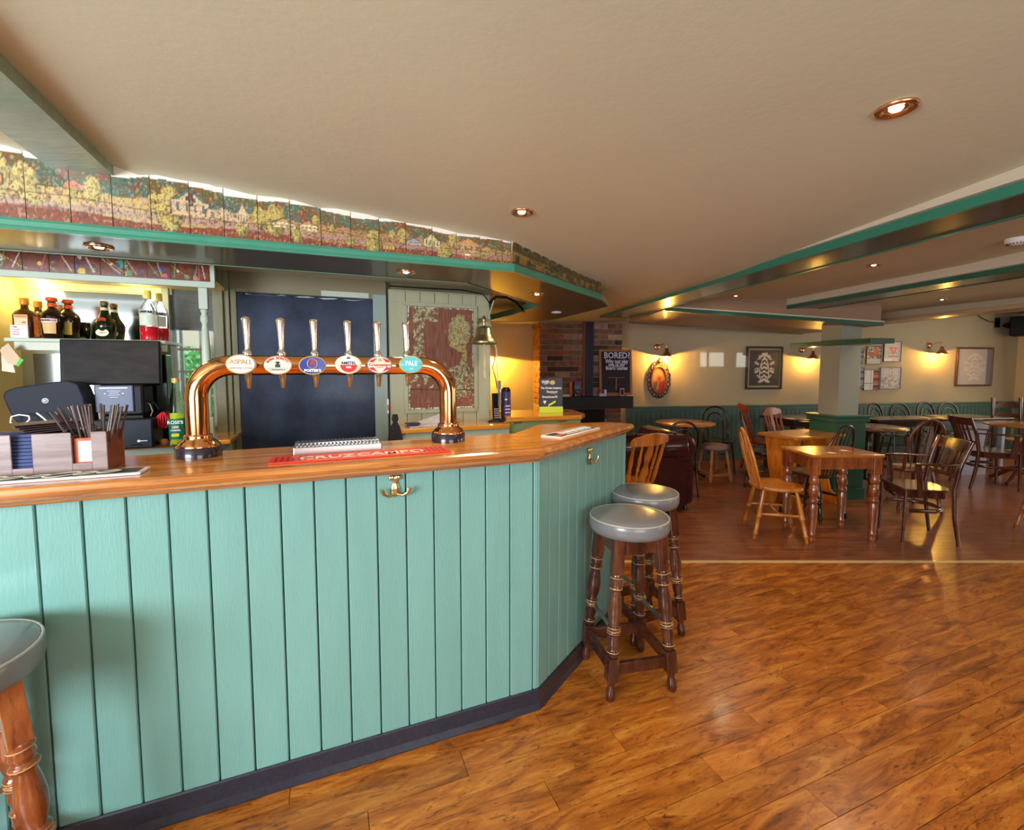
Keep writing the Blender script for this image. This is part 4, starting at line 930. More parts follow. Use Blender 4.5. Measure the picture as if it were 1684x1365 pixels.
# ================================================================ SPIRIT BOTTLES ON THE LIT SHELF
SHZ = zshelf + .008
def flat_label(parent, w, h, z, y, m, name='label', x=0): return bx(name, m, parent, x - w / 2, x + w / 2, y - .0012, y, z - h / 2, z + h / 2)
def place(px, py, y): x, z = by(px, py, y); return x
AMBER = mat('amber_glass', lin(96, 44, 10), 0.05, trans=.55, ior=1.4, coat=.5); DKG = mat('dark_green_glass', lin(22, 40, 16), 0.05, trans=.35, ior=1.4, coat=.5)
BRN = mat('dark_brown_glass', lin(40, 18, 10), 0.06, trans=.3, ior=1.4, coat=.6); REDL = mat('red_liquor', lin(226, 20, 40), 0.08, coat=.5); CLR = mat('pale_bottle_glass', (.97, .98, .97, 1), .03, trans=1.0, ior=1.12, coat=.2)
def cointreau(label, px, y):
    t = in_frame(BAR, 'liqueur_bottle', label, 'bottle', x=place(px, 530, y), y=y, z=SHZ, group='spirit bottles on the lit shelf')
    b = MB().box(-.037, .037, -.037, .037, 0, .125).build('glass', AMBER, t, .012, 3)
    MB().lathe([(.045, .118), (.036, .135), (.018, .145), (.014, .155), (.014, .178)], (0, 0, 0), 20).build('neck', AMBER, t)
    MB().lathe([(.0165, .168), (.0175, .170), (.0175, .198), (.016, .201)], (0, 0, 0), 18).build('cap', mat('amber_cap', lin(222, 146, 30), .35), t)
    flat_label(t, .05, .078, .062, -.038, mat('cream_label', lin(226, 200, 160), .5)); flat_label(t, .052, .018, .108, -.0385, mat('amber_cap', lin(222, 146, 30), .35), 'ribbon')
    text('COINTREAU', .0085, RED, t, (0, -.0405, .108))
    for k in range(3): bx('label_print', RED, t, .004, .018, -.0402, -.039, .035 + k * .02, .043 + k * .02)
    return t
def drambuie(label, px, y, front=True):
    t = in_frame(BAR, 'liqueur_bottle', label, 'bottle', x=place(px, 530, y), y=y, z=SHZ, group='spirit bottles on the lit shelf')
    MB().lathe([(.034, 0), (.037, .004), (.046, .09), (.047, .108), (.042, .125), (.026, .142), (.017, .150), (.015, .158), (.015, .185)], (0, 0, 0), 28).build('glass', BRN, t)
    MB().lathe([(.0175, .160), (.018, .176), (.0165, .178)], (0, 0, 0), 20).build('neck_band', mat('orange_red_foil', lin(226, 84, 30), .35), t)
    MB().lathe([(.017, .186), (.023, .190), (.023, .202), (.021, .205)], (0, 0, 0), 20).build('cap', mat('orange_red_foil', lin(226, 84, 30), .35), t)
    mm = mat('tan_label', lin(226, 186, 122), .5) if front else mat('gold_yellow_label', lin(216, 180, 70), .5)
    b = MB(); n = 8; vs = []
    for z, r in ((.025, .0405), (.088, .0468)):
        for k in range(n + 1): q = -PI / 2 - .62 + 1.24 * k / n; vs.append((r * math.cos(q), r * math.sin(q), z))
    b.add(vs, [(k, k + 1, n + 2 + k, n + 1 + k) for k in range(n)], True); b.build('label', mm, t)
    if front:
        b = MB(); vs = []
        for z, r in ((.080, .0468), (.098, .0480)):
            for k in range(n + 1): q = -PI / 2 - .72 + 1.44 * k / n; vs.append((r * math.cos(q), r * math.sin(q), z))
        b.add(vs, [(k, k + 1, n + 2 + k, n + 1 + k) for k in range(n)], True); b.build('label_band', WHITE, t)
        for i, ch in enumerate('DRAMBUIE'):
            q = -PI / 2 - .56 + 1.12 * i / 7; text(ch, .013, mat('dark_red_print', lin(140, 30, 20), .5), t, (.0485 * math.cos(q), .0485 * math.sin(q), .089), (PI / 2, 0, q + PI / 2), bold=.0006)
        for k in range(4): text('· · · · ·' if k % 2 else '———', .008, mat('brown_print', lin(150, 100, 50), .5), t, (0, -.0475 + .001 * k, .072 - k * .011))
    return t
def benedict(label, px, y):
    t = in_frame(BAR, 'liqueur_bottle', label, 'bottle', x=place(px, 530, y), y=y, z=SHZ, group='spirit bottles on the lit shelf')
    MB().lathe([(.036, 0), (.038, .003), (.046, .066), (.047, .074), (.040, .092), (.026, .116), (.019, .136), (.015, .160), (.014, .180)], (0, 0, 0), 28).build('glass', DKG, t)
    MB().lathe([(.0165, .178), (.0175, .181), (.0175, .196), (.015, .199)], (0, 0, 0), 18).build('cap', mat('bronze_cap', lin(110, 78, 36), .4), t)
    MB().lathe([(.0165, .152), (.016, .166)], (0, 0, 0), 18).build('neck_label', mat('gold_white_foil', lin(220, 200, 150), .4), t)
    o = ell(.027, .019, .0015).build('oval_label', CREAM, t); o.location = (0, -.0425, .036); o.rotation_euler = (-.11, 0, 0); text('Liqueur', .009, BLACKP, o, (0, -.0022, 0))
    o = ell(.019, .012, .006).build('wax_seal', mat('red_wax', lin(200, 64, 40), .4, bump=.3, bscale=200), t); o.location = (-.002, -.034, .104); o.rotation_euler = (.6, 0, 0)
    return t
def campari(label, px, y, main=True):
    t = in_frame(BAR, 'liqueur_bottle', label, 'bottle', x=place(px, 530, y), y=y, z=SHZ - .0, group='spirit bottles on the lit shelf')
    MB().lathe([(.038, 0), (.040, .004), (.040, .150), (.036, .172), (.022, .196), (.015, .212), (.0135, .225), (.0135, .245)], (0, 0, 0), 28).build('glass', CLR, t)
    MB().lathe([(.0365, .004), (.0375, .008), (.0375, .074), (0, .074)], (0, 0, 0), 24).build('liquid', REDL, t)
    MB().lathe([(.0155, .222), (.0165, .225), (.0165, .262), (.014, .266)], (0, 0, 0), 18).build('cap', mat('pale_yellow_cap', lin(236, 214, 96), .35), t)
    b = MB(); n = 10; vs = []
    for z, r in ((.140, .0415), (.160, .0415)):
        for k in range(n + 1): q = -PI / 2 - 1.15 + 2.3 * k / n; vs.append((r * math.cos(q), r * math.sin(q), z))
    b.add(vs, [(k, k + 1, n + 2 + k, n + 1 + k) for k in range(n)], True); b.build('label_band', mat('white_blue_label', lin(226, 226, 226), .5), t)
    for i, ch in enumerate('CAMPARI'):
        q = -PI / 2 - .80 + 1.6 * i / 6; text(ch, .0165, BLACKP, t, (.0422 * math.cos(q), .0422 * math.sin(q), .150), (PI / 2, 0, q + PI / 2), bold=.0010)
    b = MB(); vs = []
    for z, r in ((.08, .0408), (.138, .0408)):
        for k in range(n + 1): q = -PI / 2 - 1.0 + 2.0 * k / n; vs.append((r * math.cos(q), r * math.sin(q), z))
    b.add(vs, [(k, k + 1, n + 2 + k, n + 1 + k) for k in range(n)], True); b.build('label', mat('milky_label', lin(214, 222, 206), .5), t)
    return t
cointreau('square amber liqueur bottle behind the white card, leftmost bottle', 42, UF + .13)
cointreau('square amber liqueur bottle half hidden behind two others near the left corner', 64, UF + .24)
drambuie('round brown bottle with orange-red cap, white name band and tan label', 87, UF + .09)
drambuie('brown bottle with orange-red cap and golden yellow label, second of its shape', 113, UF + .16, False)
benedict('dark green bottle with red wax seal and cream oval label, the nearer one', 173, UF + .10)
benedict('dark green bottle partly behind its twin with the oval label', 188, UF + .19)
campari('clear bottle of bright red aperitif with yellow cap and lettered band, the nearer one', 245, UF + .10)
campari('clear bottle of red aperitif partly behind its twin beside the upright', 263, UF + .19)
t = in_frame(BAR, 'card_box', 'small white card with pink writing at the left end of the spirit shelf', 'card', x=place(31, 540, UF + .05), y=UF + .05, z=SHZ)
bx('card', WHITE, t, -.032, .032, 0, .012, 0, .062)
PK = mat('pink_print', lin(216, 60, 110), .5)
for k, (s_, m_) in enumerate([('Our', BLACKP), ('Secret', PK), ('Party', PK), ('Book', PK)]): text(s_, .011, m_, t, (-.024, -.001, .053 - k * .0115), align='LEFT')
t = in_frame(BAR, 'glass_tumbler', 'plain glass tumbler standing behind the brown liqueur bottles', 'glass', x=place(135, 530, UF + .27), y=UF + .27, z=SHZ)
MB().lathe([(.028, 0), (.034, .10), (.0325, .10), (.026, .006), (0, .006)], (0, 0, 0), 20).build('glass', GLASS, t)

# ================================================================ TILL AREA
t = in_frame(BAR, 'till_monitor', 'black till screen with dusty dark panel in front of the spirit shelf', 'monitor', z=0)
ym = UF - .10; xa, za = by(98, 634, ym); xb_, zb_ = by(264, 631, ym); _, zt_ = by(106, 556, ym)
t.location = BAR.w((xa + xb_) / 2, ym, CT); hw = (xb_ - xa) / 2; zc0 = (za + zb_) / 2 - CT; zc1 = by(180, 558, ym)[1] - CT
M = Matrix.Translation((0, 0, zc0)) @ Matrix.Rotation(math.radians(-6), 4, 'X')
hh = zc1 - zc0
MB().box(-hw, hw, 0, .035, 0, hh, M).build('housing', BLACKM, t, .006)
MB().box(-hw + .018, hw - .006, -.002, .001, .02, hh - .014, M).build('screen', mat('dusty_screen', lin(30, 26, 26), .5, var=.5, scale=9, stretch=(1, 1, 3)), t)
MB().box(-.03, .03, .03, .06, 0, zc0 + .06).box(-.09, .09, -.02, .10, 0, .012).build('stand', BLACKM, t)
# big slate device with round logo
yd = UF - .22; t = in_frame(BAR, 'printer_hub', 'large slate grey device with domed lid and round white logo', 'device')
pp = [by(px, py, yd) for px, py in [(4, 652), (8, 643), (25, 637), (60, 632), (95, 627), (108, 625), (128, 632), (138, 655), (144, 697), (30, 699), (16, 680)]]
zz = CT
vs = [(x, yd, max(z, CT)) for x, z in pp] ; n = len(vs); vs2 = [(x, yd + .13, max(z - .01, CT)) for x, z in pp]
MB().add(vs + vs2, [tuple(range(n)), tuple(range(n, 2 * n))[::-1]] + [(i, (i + 1) % n, n + (i + 1) % n, n + i) for i in range(n)]).build('lid', mat('slate_lid', lin(30, 34, 48), .5), t, bevel=.006)
cx_, cz_ = by(74, 659, yd - .002)
o = ell(.0115, .0115, .001).build('logo_ring', WHITE, t); o.location = (cx_, yd - .0005, cz_)
o = ell(.0092, .0092, .001).build('logo_disc', mat('logo_violet', lin(70, 66, 120), .4), t); o.location = (cx_, yd - .0012, cz_); text('BT', .010, WHITE, o, (0, -.0018, 0), bold=.0004)
# label printer with blue front
t = in_frame(BAR, 'receipt_printer', 'blue-fronted black receipt printer with small white markings under the screen', 'printer')
yp = UF - .16; xa, _ = by(155, 650, yp); xb_, _ = by(235, 650, yp); _, z1_ = by(190, 633, yp); _, z0_ = by(190, 685, yp); xm = by(219, 650, yp)[0]
bx('body', BLACKM, t, xa + .01, xb_, yp + .01, yp + .16, z0_, z1_, .012)
bx('front_panel', BLUEG, t, xa, xm, yp, yp + .012, z0_ + .02, z1_ - .003, .005); bx('paper_slot', BLACKG, t, xa + .02, xm - .02, yp - .002, yp + .002, z1_ - .018, z1_ - .012)
for k, wk in enumerate([.05, .035, .045, .03]): xc = (xa + xm) / 2; bx('marking', WHITE, t, xc - wk / 2, xc + wk / 2, yp - .0012, yp, z1_ - .030 - k * .010, z1_ - .0285 - k * .010)
for s in (-1, 1): bx('marking', WHITE, t, xc + s * .035 - .003, xc + s * .035 + .003, yp - .0012, yp, z1_ - .044, z1_ - .039)
bx('plinth', BLACKM, t, xa + .02, xb_ - .01, yp + .02, yp + .15, CT, z0_)
# cash drawer
t = in_frame(BAR, 'cash_drawer', 'dark blue-grey cash drawer with keyhole slot beside the red loops', 'drawer')
yc = UF - .20; xa, zt_ = by(150, 688, yc); xb_, _ = by(251, 700, yc); zt_ = by(230, 689, yc)[1]
bx('case', BLACKM, t, xa, xb_, yc + .004, yc + .16, CT, zt_, .004); bx('front', SLATE, t, xa + .004, xb_ - .006, yc, yc + .005, CT + .004, zt_ - .006, .002)
bx('slot', BLACKG, t, xb_ - .09, xb_ - .045, yc - .001, yc + .001, CT + .016, CT + .020); o = ell(.006, .006, .001).build('maker_mark', WHITE, t); o.location = (xb_ - .058, yc - .0005, CT + .036); bx('maker_mark', WHITE, t, xb_ - .052, xb_ - .024, yc - .0015, yc, CT + .034, CT + .038)
t = in_frame(BAR, 'ribbon_coil', 'tangle of bright red ribbon loops beside the green cordial bottle', 'ribbon')
yr = UF - .12; cx_, cz_ = by(268, 692, yr)
for k in range(7):
    a_ = k * .9; MB().tube([(cx_ + .026 * math.cos(q) * math.cos(a_), yr + .02 * math.cos(q) * math.sin(a_), cz_ + .002 * k - .004 + .034 * math.sin(q)) for q in [2 * PI * j / 14 for j in range(14)]], .0035, 5, True).build('loop', mat('red_ribbon', lin(206, 24, 50), .4), t)
MB().lathe([(.018, 0), (.020, .02), (.012, .03)], (cx_, yr, CT), 12).build('base', mat('brown_knob', lin(150, 90, 60), .4), t)
# cordial bottle
yr = UF - .155; cx_ = by(291.5, 690, yr)[0]
t = in_frame(BAR, 'cordial_bottle', 'clear cordial bottle with green label and yellow-green lime liquid', 'bottle', x=cx_, y=yr, z=CT)
hb = by(291, 622, yr)[1] - CT
def hprof(pr): return [(r, z * hb / .30) for r, z in pr]
MB().lathe(hprof([(.032, 0), (.036, .005), (.036, .12), (.035, .13), (.037, .14), (.034, .17), (.026, .21), (.017, .25), (.014, .27), (.015, .285)]), (0, 0, 0), 26).build('glass', CLR, t)
MB().lathe(hprof([(.033, .006), (.034, .01), (.034, .145), (0, .145)]), (0, 0, 0), 22).build('liquid', mat('lime_liquid', lin(176, 200, 50), .1, coat=.4), t)
MB().lathe(hprof([(.0165, .280), (.017, .30), (0, .301)]), (0, 0, 0), 18).build('cap', GOLD, t)
MB().lathe(hprof([(.0372, .030), (.0372, .122)]), (0, 0, 0), 26).build('label', mat('bottle_green_label', lin(16, 112, 84), .4), t)
for s_, sz, zz_, m_ in [("ROSE'S", .022, .105, WHITE), ('LIME', .014, .084, WHITE), ('CORDIAL', .010, .070, WHITE)]: text(s_, sz, m_, t, (0, -.0385, zz_ * hb / .3), bold=.0005)
o = bx('label_flash', mat('yellow_flash', lin(226, 216, 50), .4), t, -.018, .014, -.0395, -.0385, .042 * hb / .3, .056 * hb / .3)
# tall bottle dark stuff behind: wine cooler panel
t = in_frame(BAR, 'speaker_box', 'tall black box standing behind the till screen by the upright', 'box'); ys = UF + .02
xa = by(232, 650, ys)[0]; xb_ = by(276, 650, ys)[0]; bx('box', BLACKG, t, xa - .1, xb_, ys, ys + .10, CT, by(260, 583, ys)[1], .004)
# cables on the counter
t = in_frame(BAR, 'white_cable', 'loop of white cable lying in front of the slate device', 'cable'); yk = UF - .26
def lp(pts, r=.0035, m=WHITEP, nm='cable'): MB().tube([(by(px, py, yk)[0], yk + dy, max(by(px, py, yk)[1], CT + .004)) for px, py, dy in pts], r, 6).build(nm, m, t)
lp([(24, 702, 0), (17, 694, .0), (19, 685, 0), (32, 682, 0), (47, 684, 0), (49, 690, 0), (40, 698, 0), (28, 704, 0)]); lp([(60, 679, 0), (72, 688, 0), (80, 696, 0), (95, 699, 0)]); lp([(40, 700, 0), (60, 697, 0), (85, 696, 0)])
t = in_frame(BAR, 'black_cable', 'thin dark cables curling beside the receipt printer', 'cable'); yk = UF - .10
lp([(236, 662, 0), (246, 664, 0), (251, 676, 0), (248, 684, 0)], .0025, PIPING); lp([(240, 658, 0), (254, 662, 0), (261, 674, 0)], .0025, BLACKM)
# paper notes on the side panel
t = in_frame(BAR, 'paper_note', 'folded paper notes with a green edge hanging on the side of the shelf unit', 'paper'); yn = UF - .01
def poly3(name, m, pts, y0, dy=.002, off=0):
    vs = [(by(px, py, y0)[0], y0 + off, by(px, py, y0)[1]) for px, py in pts]; n = len(vs)
    return MB().add(vs + [(a, b_ + dy, c) for a, b_, c in vs], [tuple(range(n)), tuple(range(n, 2 * n))[::-1]] + [(i, (i + 1) % n, n + (i + 1) % n, n + i) for i in range(n)]).build(name, m, t)
poly3('sheet', PAPER, [(2, 572), (12, 566), (25, 612), (24, 613), (3, 610)], yn); poly3('sheet', mat('paper_warm', lin(216, 190, 160), .8), [(0, 575), (13, 564), (33, 589), (27, 601), (14, 598), (3, 585)], yn - .006); poly3('green_strip', mat('green_print', lin(50, 190, 40), .5), [(33, 588), (39, 592), (30, 603), (26, 600)], yn - .008)

# ================================================================ STRAW AND NAPKIN CADDY ON THE BAR
yk = .165; x1c = by(178, 770, yk)[0]; hC = by(178, 709, yk)[1] - TOPZ; dC = .13
cd = in_frame(BAR, 'bar_caddy', 'wooden bar caddy holding blue napkins and dark straws', 'caddy', x=x1c, y=yk, z=TOPZ)
lx = lambda px: by(px, 740, yk)[0] - x1c
th = .006; Lc = .52
segs = [(-Lc, lx(-90)), (lx(-60), lx(18)), (lx(52), lx(118)), (lx(150), 0)]
for a_, b_ in segs: bx('front_panel', W_BOX, cd, a_, b_, 0, th, 0, hC, .002)
for a_, b_, h_ in [(lx(18), lx(52), .022), (lx(118), lx(150), .028), (lx(-90), lx(-60), .022)]: bx('front_panel', W_BOX, cd, a_, b_, 0, th, 0, h_)
bx('end_panel', mat('warm_brown_wood', lin(130, 72, 44), .4, var=.12, scale=6, coat=.2), cd, -th, 0, th, dC, 0, hC - .002, .002); bx('end_panel', W_BOX, cd, -Lc, -Lc + th, th, dC, 0, hC - .002)
bx('back_panel', W_BOX, cd, -Lc, 0, dC, dC + th, 0, hC - .004, .002); bx('base', W_BOX, cd, -Lc + th, -th, th, dC, 0, .005)
bx('divider', W_BOX, cd, lx(118) - .008, lx(118) - .002, th, dC, .005, hC - .012)
def on_cd(name, label, cat): return thing(name, label, cat, cd.location.copy(), BAR.a)
t = on_cd('napkin_stack', 'stack of folded navy blue paper napkins in the caddy', 'napkins')
NB = mat('blue_napkin', lin(62, 74, 122), .75, var=.06, scale=20)
for k in range(11): o = bx('napkin', NB, t, lx(-95) + random.uniform(-.002, .002), lx(96), .012 + .0008 * k, dC - .012, .006 + k * .0105, .0145 + k * .0105)
t = on_cd('menu_stack', 'fanned dark menu cards lying on the blue napkins', 'cards')
for k in range(5): o = bx('card', mat('dark_card', lin(58, 38, 40), .5), t, -.075, .075, -.05, .05, 0, .0022); o.location = (lx(85) - .01 * k, .075, hC + .006 + k * .005); o.rotation_euler = (0, -.10 + .02 * k, .3 + .06 * k)
t = on_cd('sachet_box', 'orange-red printed packet showing through the caddy front', 'packet')
bx('packet', ORANGE, t, lx(119), lx(150), .012, .05, .006, hC - .02); bx('packet_print', mat('pale_red_print', lin(240, 200, 190), .5, var=.15, scale=60), t, lx(126), lx(149), .0105, .012, .030, hC - .028)
rs = random.Random(5)
st0 = thing('straw', 'dark paper drinking straw standing in the caddy', 'straw', (0, 0, 0), 0, 'straws in the caddy')
STR = mat('dark_straw', lin(78, 60, 56), .35, var=.3, scale=30, coat=.3); 
MB().tube([(0, 0, 0), (0, 0, .196)], .0036, 7, cap=False).build('tube', STR, st0)
sx0, sx1 = lx(122), lx(172)
for k in range(38):
    o = st0 if k == 0 else copy_tree(st0); u = rs.random(); x = sx0 + .012 + (sx1 - sx0 - .024) * u; y = rs.uniform(.025, dC - .02)
    lean = (u - .55) * .50 + rs.uniform(-.10, .10) if k > 5 else -.35 - .04 * k
    if k <= 5: x = sx0 + .012 + .004 * k
    hgt = rs.choice([1, 1, 1, 1, 1.02, .97]) if k < 31 else .68
    ly = rs.uniform(-.12, .12)
    o.location = cd.matrix_basis @ Vector((x, y, .006)) if False else BAR.w(x1c + x, yk + y, TOPZ + .006); o.rotation_euler = (ly, lean, BAR.a); o.scale = (1, 1, hgt)
# ================================================================ ITEMS ON THE BACK COUNTER
t = in_frame(BAR, 'newspaper', 'folded newspaper lying on the back counter behind the copper arch', 'newspaper', x=by(700, 695, 1.50)[0], y=1.50, z=CT)
for k, (dx, dy, rz_, rx_) in enumerate([(0, 0, .1, 0), (.02, .01, .25, .05), (.05, .02, .35, .30)]):
    o = bx('folded_sheet', mat('newsprint', lin(196, 192, 196), .8, var=.15, scale=40), t, -.13, .13, -.08, .06, 0, .006); o.location = (dx, dy, .001 + .009 * k); o.rotation_euler = (rx_, -.04 * k - (.15 if k == 2 else 0), rz_)
o = bx('dark_front_page', mat('dark_newsprint', lin(50, 52, 70), .7, var=.3, scale=30), t, -.14, -.05, -.085, .0, .0, .005); o.location = (0, 0, .02)
yq = 1.52; xq = by(816, 686, yq)[0]
t = in_frame(BAR, 'cordless_phone', 'black cordless phone upright in its charging cradle on the counter', 'phone', x=xq, y=yq, z=CT)
MB().lathe([(.062, 0), (.066, .006), (.050, .014), (.03, .022)], (0, 0, 0), 24, 1, .8).build('cradle', BLACKG, t)
hp = by(816, 650, yq)[1] - CT
M = Matrix.Translation((0, 0, .014)) @ Matrix.Rotation(-.12, 4, 'X')
MB().box(-.024, .024, -.012, .012, 0, hp, M).build('handset', BLACKM, t, .006); MB().box(-.018, .018, -.0135, -.012, hp * .66, hp * .9, M).build('display', BLACKG, t)
for r_ in range(5):
    for c_ in range(3): MB().box(-.017 + c_ * .0125, -.008 + c_ * .0125, -.0142, -.012, .012 + r_ * .0155, .021 + r_ * .0155, M).build('key', mat('grey_key', lin(150, 150, 150), .5), t)
t = in_frame(BAR, 'remote_control', 'thin grey remote hanging against the panel edge above the phone', 'remote'); 
xa, za = by(821, 668, yq - .02); MB().bar((xa, yq - .02, za), (xa + .004, yq - .02, by(826, 626, yq - .02)[1]), .022, .012).build('body', mat('grey_remote', lin(120, 120, 116), .5), t); MB().bar((xa + .002, yq - .029, za + .1), (xa + .003, yq - .029, za + .125), .018, .004).build('label', WHITE, t)
yq = 1.60; xq = by(832, 686, yq)[0]; hv = by(832, 637, yq)[1] - CT
t = in_frame(BAR, 'purple_canister', 'tall dark purple printed canister with black top beside the phone', 'canister', x=xq, y=yq, z=CT)
rv = (by(839.5, 660, yq)[0] - by(824.5, 660, yq)[0]) / 2
MB().lathe([(rv * .95, 0), (rv, .01), (rv, hv * .84), (rv * .95, hv * .88)], (0, 0, 0), 26).build('body', mat('purple_print', lin(70, 54, 110), .35, var=.5, scale=28, col2=lin(40, 30, 70)), t)
MB().lathe([(rv * .97, hv * .86), (rv * .9, hv * .94), (rv * .55, hv), (0, hv)], (0, 0, 0), 26).build('top', BLACKG, t)
for k in range(4): bx('print', mat('lilac_print', lin(196, 180, 214), .5), t, -rv * .5, rv * .5, -rv - .002, -rv + .004, hv * (.12 + .1 * k), hv * (.16 + .1 * k))
bx('print', WHITE, t, -rv * .6, -rv * .1, -rv - .002, -rv + .004, hv * .62, hv * .66)
# dark cloth hanging beside the low counter
t = in_frame(BAR, 'dark_cloth', 'dark cloth bunched on a hook at the end of the low back counter', 'cloth')
xk, zk = by(648, 708, 1.33); MB().lathe([(.015, .10), (.022, .07), (.014, .05), (.03, .02), (.045, -.05), (.06, -.14), (.05, -.15)][::-1], (xk + .01, 1.345, zk), 12, 1, .4).build('cloth', mat('dark_cloth', lin(34, 34, 40), .8, bump=.4, bscale=40), t)
t = in_frame(BAR, 'crumpled_cloth', 'crumpled grey cloth on the shelf under the back counter', 'cloth', x=by(700, 722, 1.45)[0], y=1.45, z=.82)
b = MB(); nn2 = 14
vs = [(-.09 + .18 * i / nn2, -.06 + .12 * j / nn2, max(0, .03 + .05 * n2(i * .4, j * .4, 1, 3)) * (1 if 0 < i < nn2 and 0 < j < nn2 else 0)) for j in range(nn2 + 1) for i in range(nn2 + 1)]
b.add(vs, [(j * (nn2 + 1) + i, j * (nn2 + 1) + i + 1, (j + 1) * (nn2 + 1) + i + 1, (j + 1) * (nn2 + 1) + i) for j in range(nn2) for i in range(nn2)], True).build('cloth', mat('grey_cloth', lin(150, 152, 168), .8), t)
# sign on the flap
yl = 0; sxx, syy = on_z(906, 679, fz, BAR); t = thing('welcome_sign', 'small chalk-style sign with lime green base on the counter flap', 'sign', BAR.w(sxx, syy, fz), math.radians(8))
sf = Frame(*BAR.w(sxx, syy)[:2], 8); sw = on_y(926, 640, 0, sf)[0] - on_y(888, 640, 0, sf)[0]; sh = on_y(906, 623, 0, sf)[1] - fz
LIME = mat('lime_base', lin(206, 222, 60), .4)
bx('base', LIME, t, -sw / 2 - .002, sw / 2 + .002, -.015, .035, 0, sh * .185, .002); bx('panel', mat('sign_slate', lin(62, 64, 72), .6), t, -sw / 2, sw / 2, 0, .008, sh * .18, sh)
for s_, sz, zz_, dx in [('WIFI', .105, .90, -.24), ('The Drinks Industry', .070, .73, 0), ('Password', .075, .62, .04), ('Greenhouse78', .07, .47, -.06)]: text(s_, sw * sz * 1.75, WHITE, t, (dx * sw, -.001, sh * zz_), bold=.0006, sx=.9)
MB().tube([(-.30 * sw, -.002, sh * .84), (-.15 * sw, -.002, sh * .86)], .0015, 5).tube([(-.02 * sw, -.002, sh * .565), (.24 * sw, -.002, sh * .575)], .0012, 5).build('underline', WHITE, t)
o = ell(.042, .036, .002).build('emblem', GOLD, t); o.scale = (sw * 2.6, 1, sw * 2.6); o.location = (.06 * sw, -.001, sh * .89)
b = MB(); hp_ = [(0, -1), (.8, .1), (.75, .6), (.4, .8), (0, .5), (-.4, .8), (-.75, .6), (-.8, .1)]; b.add([(a_ * sw * .08, -.002, c_ * sw * .09) for a_, c_ in hp_], [tuple(range(8))]); o = b.build('heart', WHITE, t); o.location = (-.27 * sw, 0, sh * .32)
MB().add([(a_ * sw, -.003, c_ * sh) for a_, c_ in [(-.12, .25), (.2, .37), (.2, .31), (-.12, .18)]], [(0, 1, 2, 3)]).build('ribbon_tag', LIME, t)
# ================================================================ CHIMNEY BREAST
dy = lambda px, py, y: on_y(px, py, y, DIN)
CF = -.46
cx0 = dy(887.5, 580, CF)[0]; cx1 = dy(1022, 600, CF)[0]
MZ1 = dy(980, 652, CF - .14)[1]; MZ0 = dy(980, 672, CF - .14)[1]
ch = in_frame(DIN, 'chimney_breast', 'exposed old brick chimney breast with black mantel shelf', 'chimney breast')
bx('core', mat('mortar', lin(150, 128, 106), .85, var=.15, scale=30, bump=.3), ch, cx0 + .012, cx1 - .012, CF + .012, -.002, 0, 2.08)
BRK = mat('old_brick', lin(122, 88, 72), .85, var=.35, scale=16, bump=.6, bscale=45, rand=.22)
BRD = mat('soot_brick', lin(70, 50, 46), .85, var=.25, scale=16, bump=.6, bscale=45, rand=.3)
BRL = mat('pale_brick', lin(160, 128, 108), .85, var=.25, scale=14, bump=.6, bscale=45, rand=.25)
BRO = mat('orange_brick', lin(146, 86, 60), .85, var=.25, scale=16, bump=.6, bscale=45, rand=.25)
rb = random.Random(11); row = 0; z = 0.30; nb2 = 0
meshes = {}
def brick(l, hgt, m):
    k = (round(l, 3), m.name, rb.randint(0, 1))
    if k not in meshes: meshes[k] = MB().box(-l / 2, l / 2, 0, .05, 0, hgt).mesh('brick', m)
    o = bpy.data.objects.new('brick', meshes[k]); C.objects.link(o); return o
post0 = dy(963, 600, CF)[0]; post1 = dy(974, 600, CF)[0]
while z < 2.0:
    x = cx0 - (0.11 if row % 2 else 0)
    while x < cx1 - .01:
        a_, b_ = max(x + .005, cx0), min(x + .215 - .005, cx1)
        if b_ - a_ > .03:
            r_ = rb.random(); m = BRK if r_ < .55 else BRL if r_ < .82 else BRD if r_ < .91 else BRO
            o = brick(b_ - a_, .062, m); o.parent = ch; o.location = ((a_ + b_) / 2, CF - rb.uniform(0, .006), z); nb2 += 1
        x += .215
    if z > .9:   # side face of the chimney seen past the bar
        for k in range(2):
            o = brick(.20, .062, BRO if rb.random() < .4 else BRK); o.parent = ch; o.rotation_euler = (0, 0, PI / 2); o.location = (cx0 + .045, CF + .11 + .215 * k + (.05 if row % 2 else 0) - .04, z)
    z += .0735; row += 1
bx('mantel', mat('black_mantel', lin(20, 16, 18), .4), ch, dy(925, 660, CF - .14)[0] - .25, dy(1042, 660, CF - .14)[0], CF - .14, CF + .1, MZ0, MZ1, .006)
o = bx('flue_post', mat('navy_post', lin(34, 32, 62), .35), ch, post0, post1, CF - .05, CF + .02, MZ1, 2.075, .004)
bx('post_edge', mat('rust_post', lin(120, 60, 34), .5), ch, post0 - .045, post0, CF - .02, CF + .02, MZ1, 2.075, .003)
bx('firebox', mat('soot_black', lin(14, 12, 12), .8), ch, dy(930, 690, CF)[0] - .1, dy(994, 690, CF)[0], CF - .012, CF + .01, 0, MZ0 - .02)
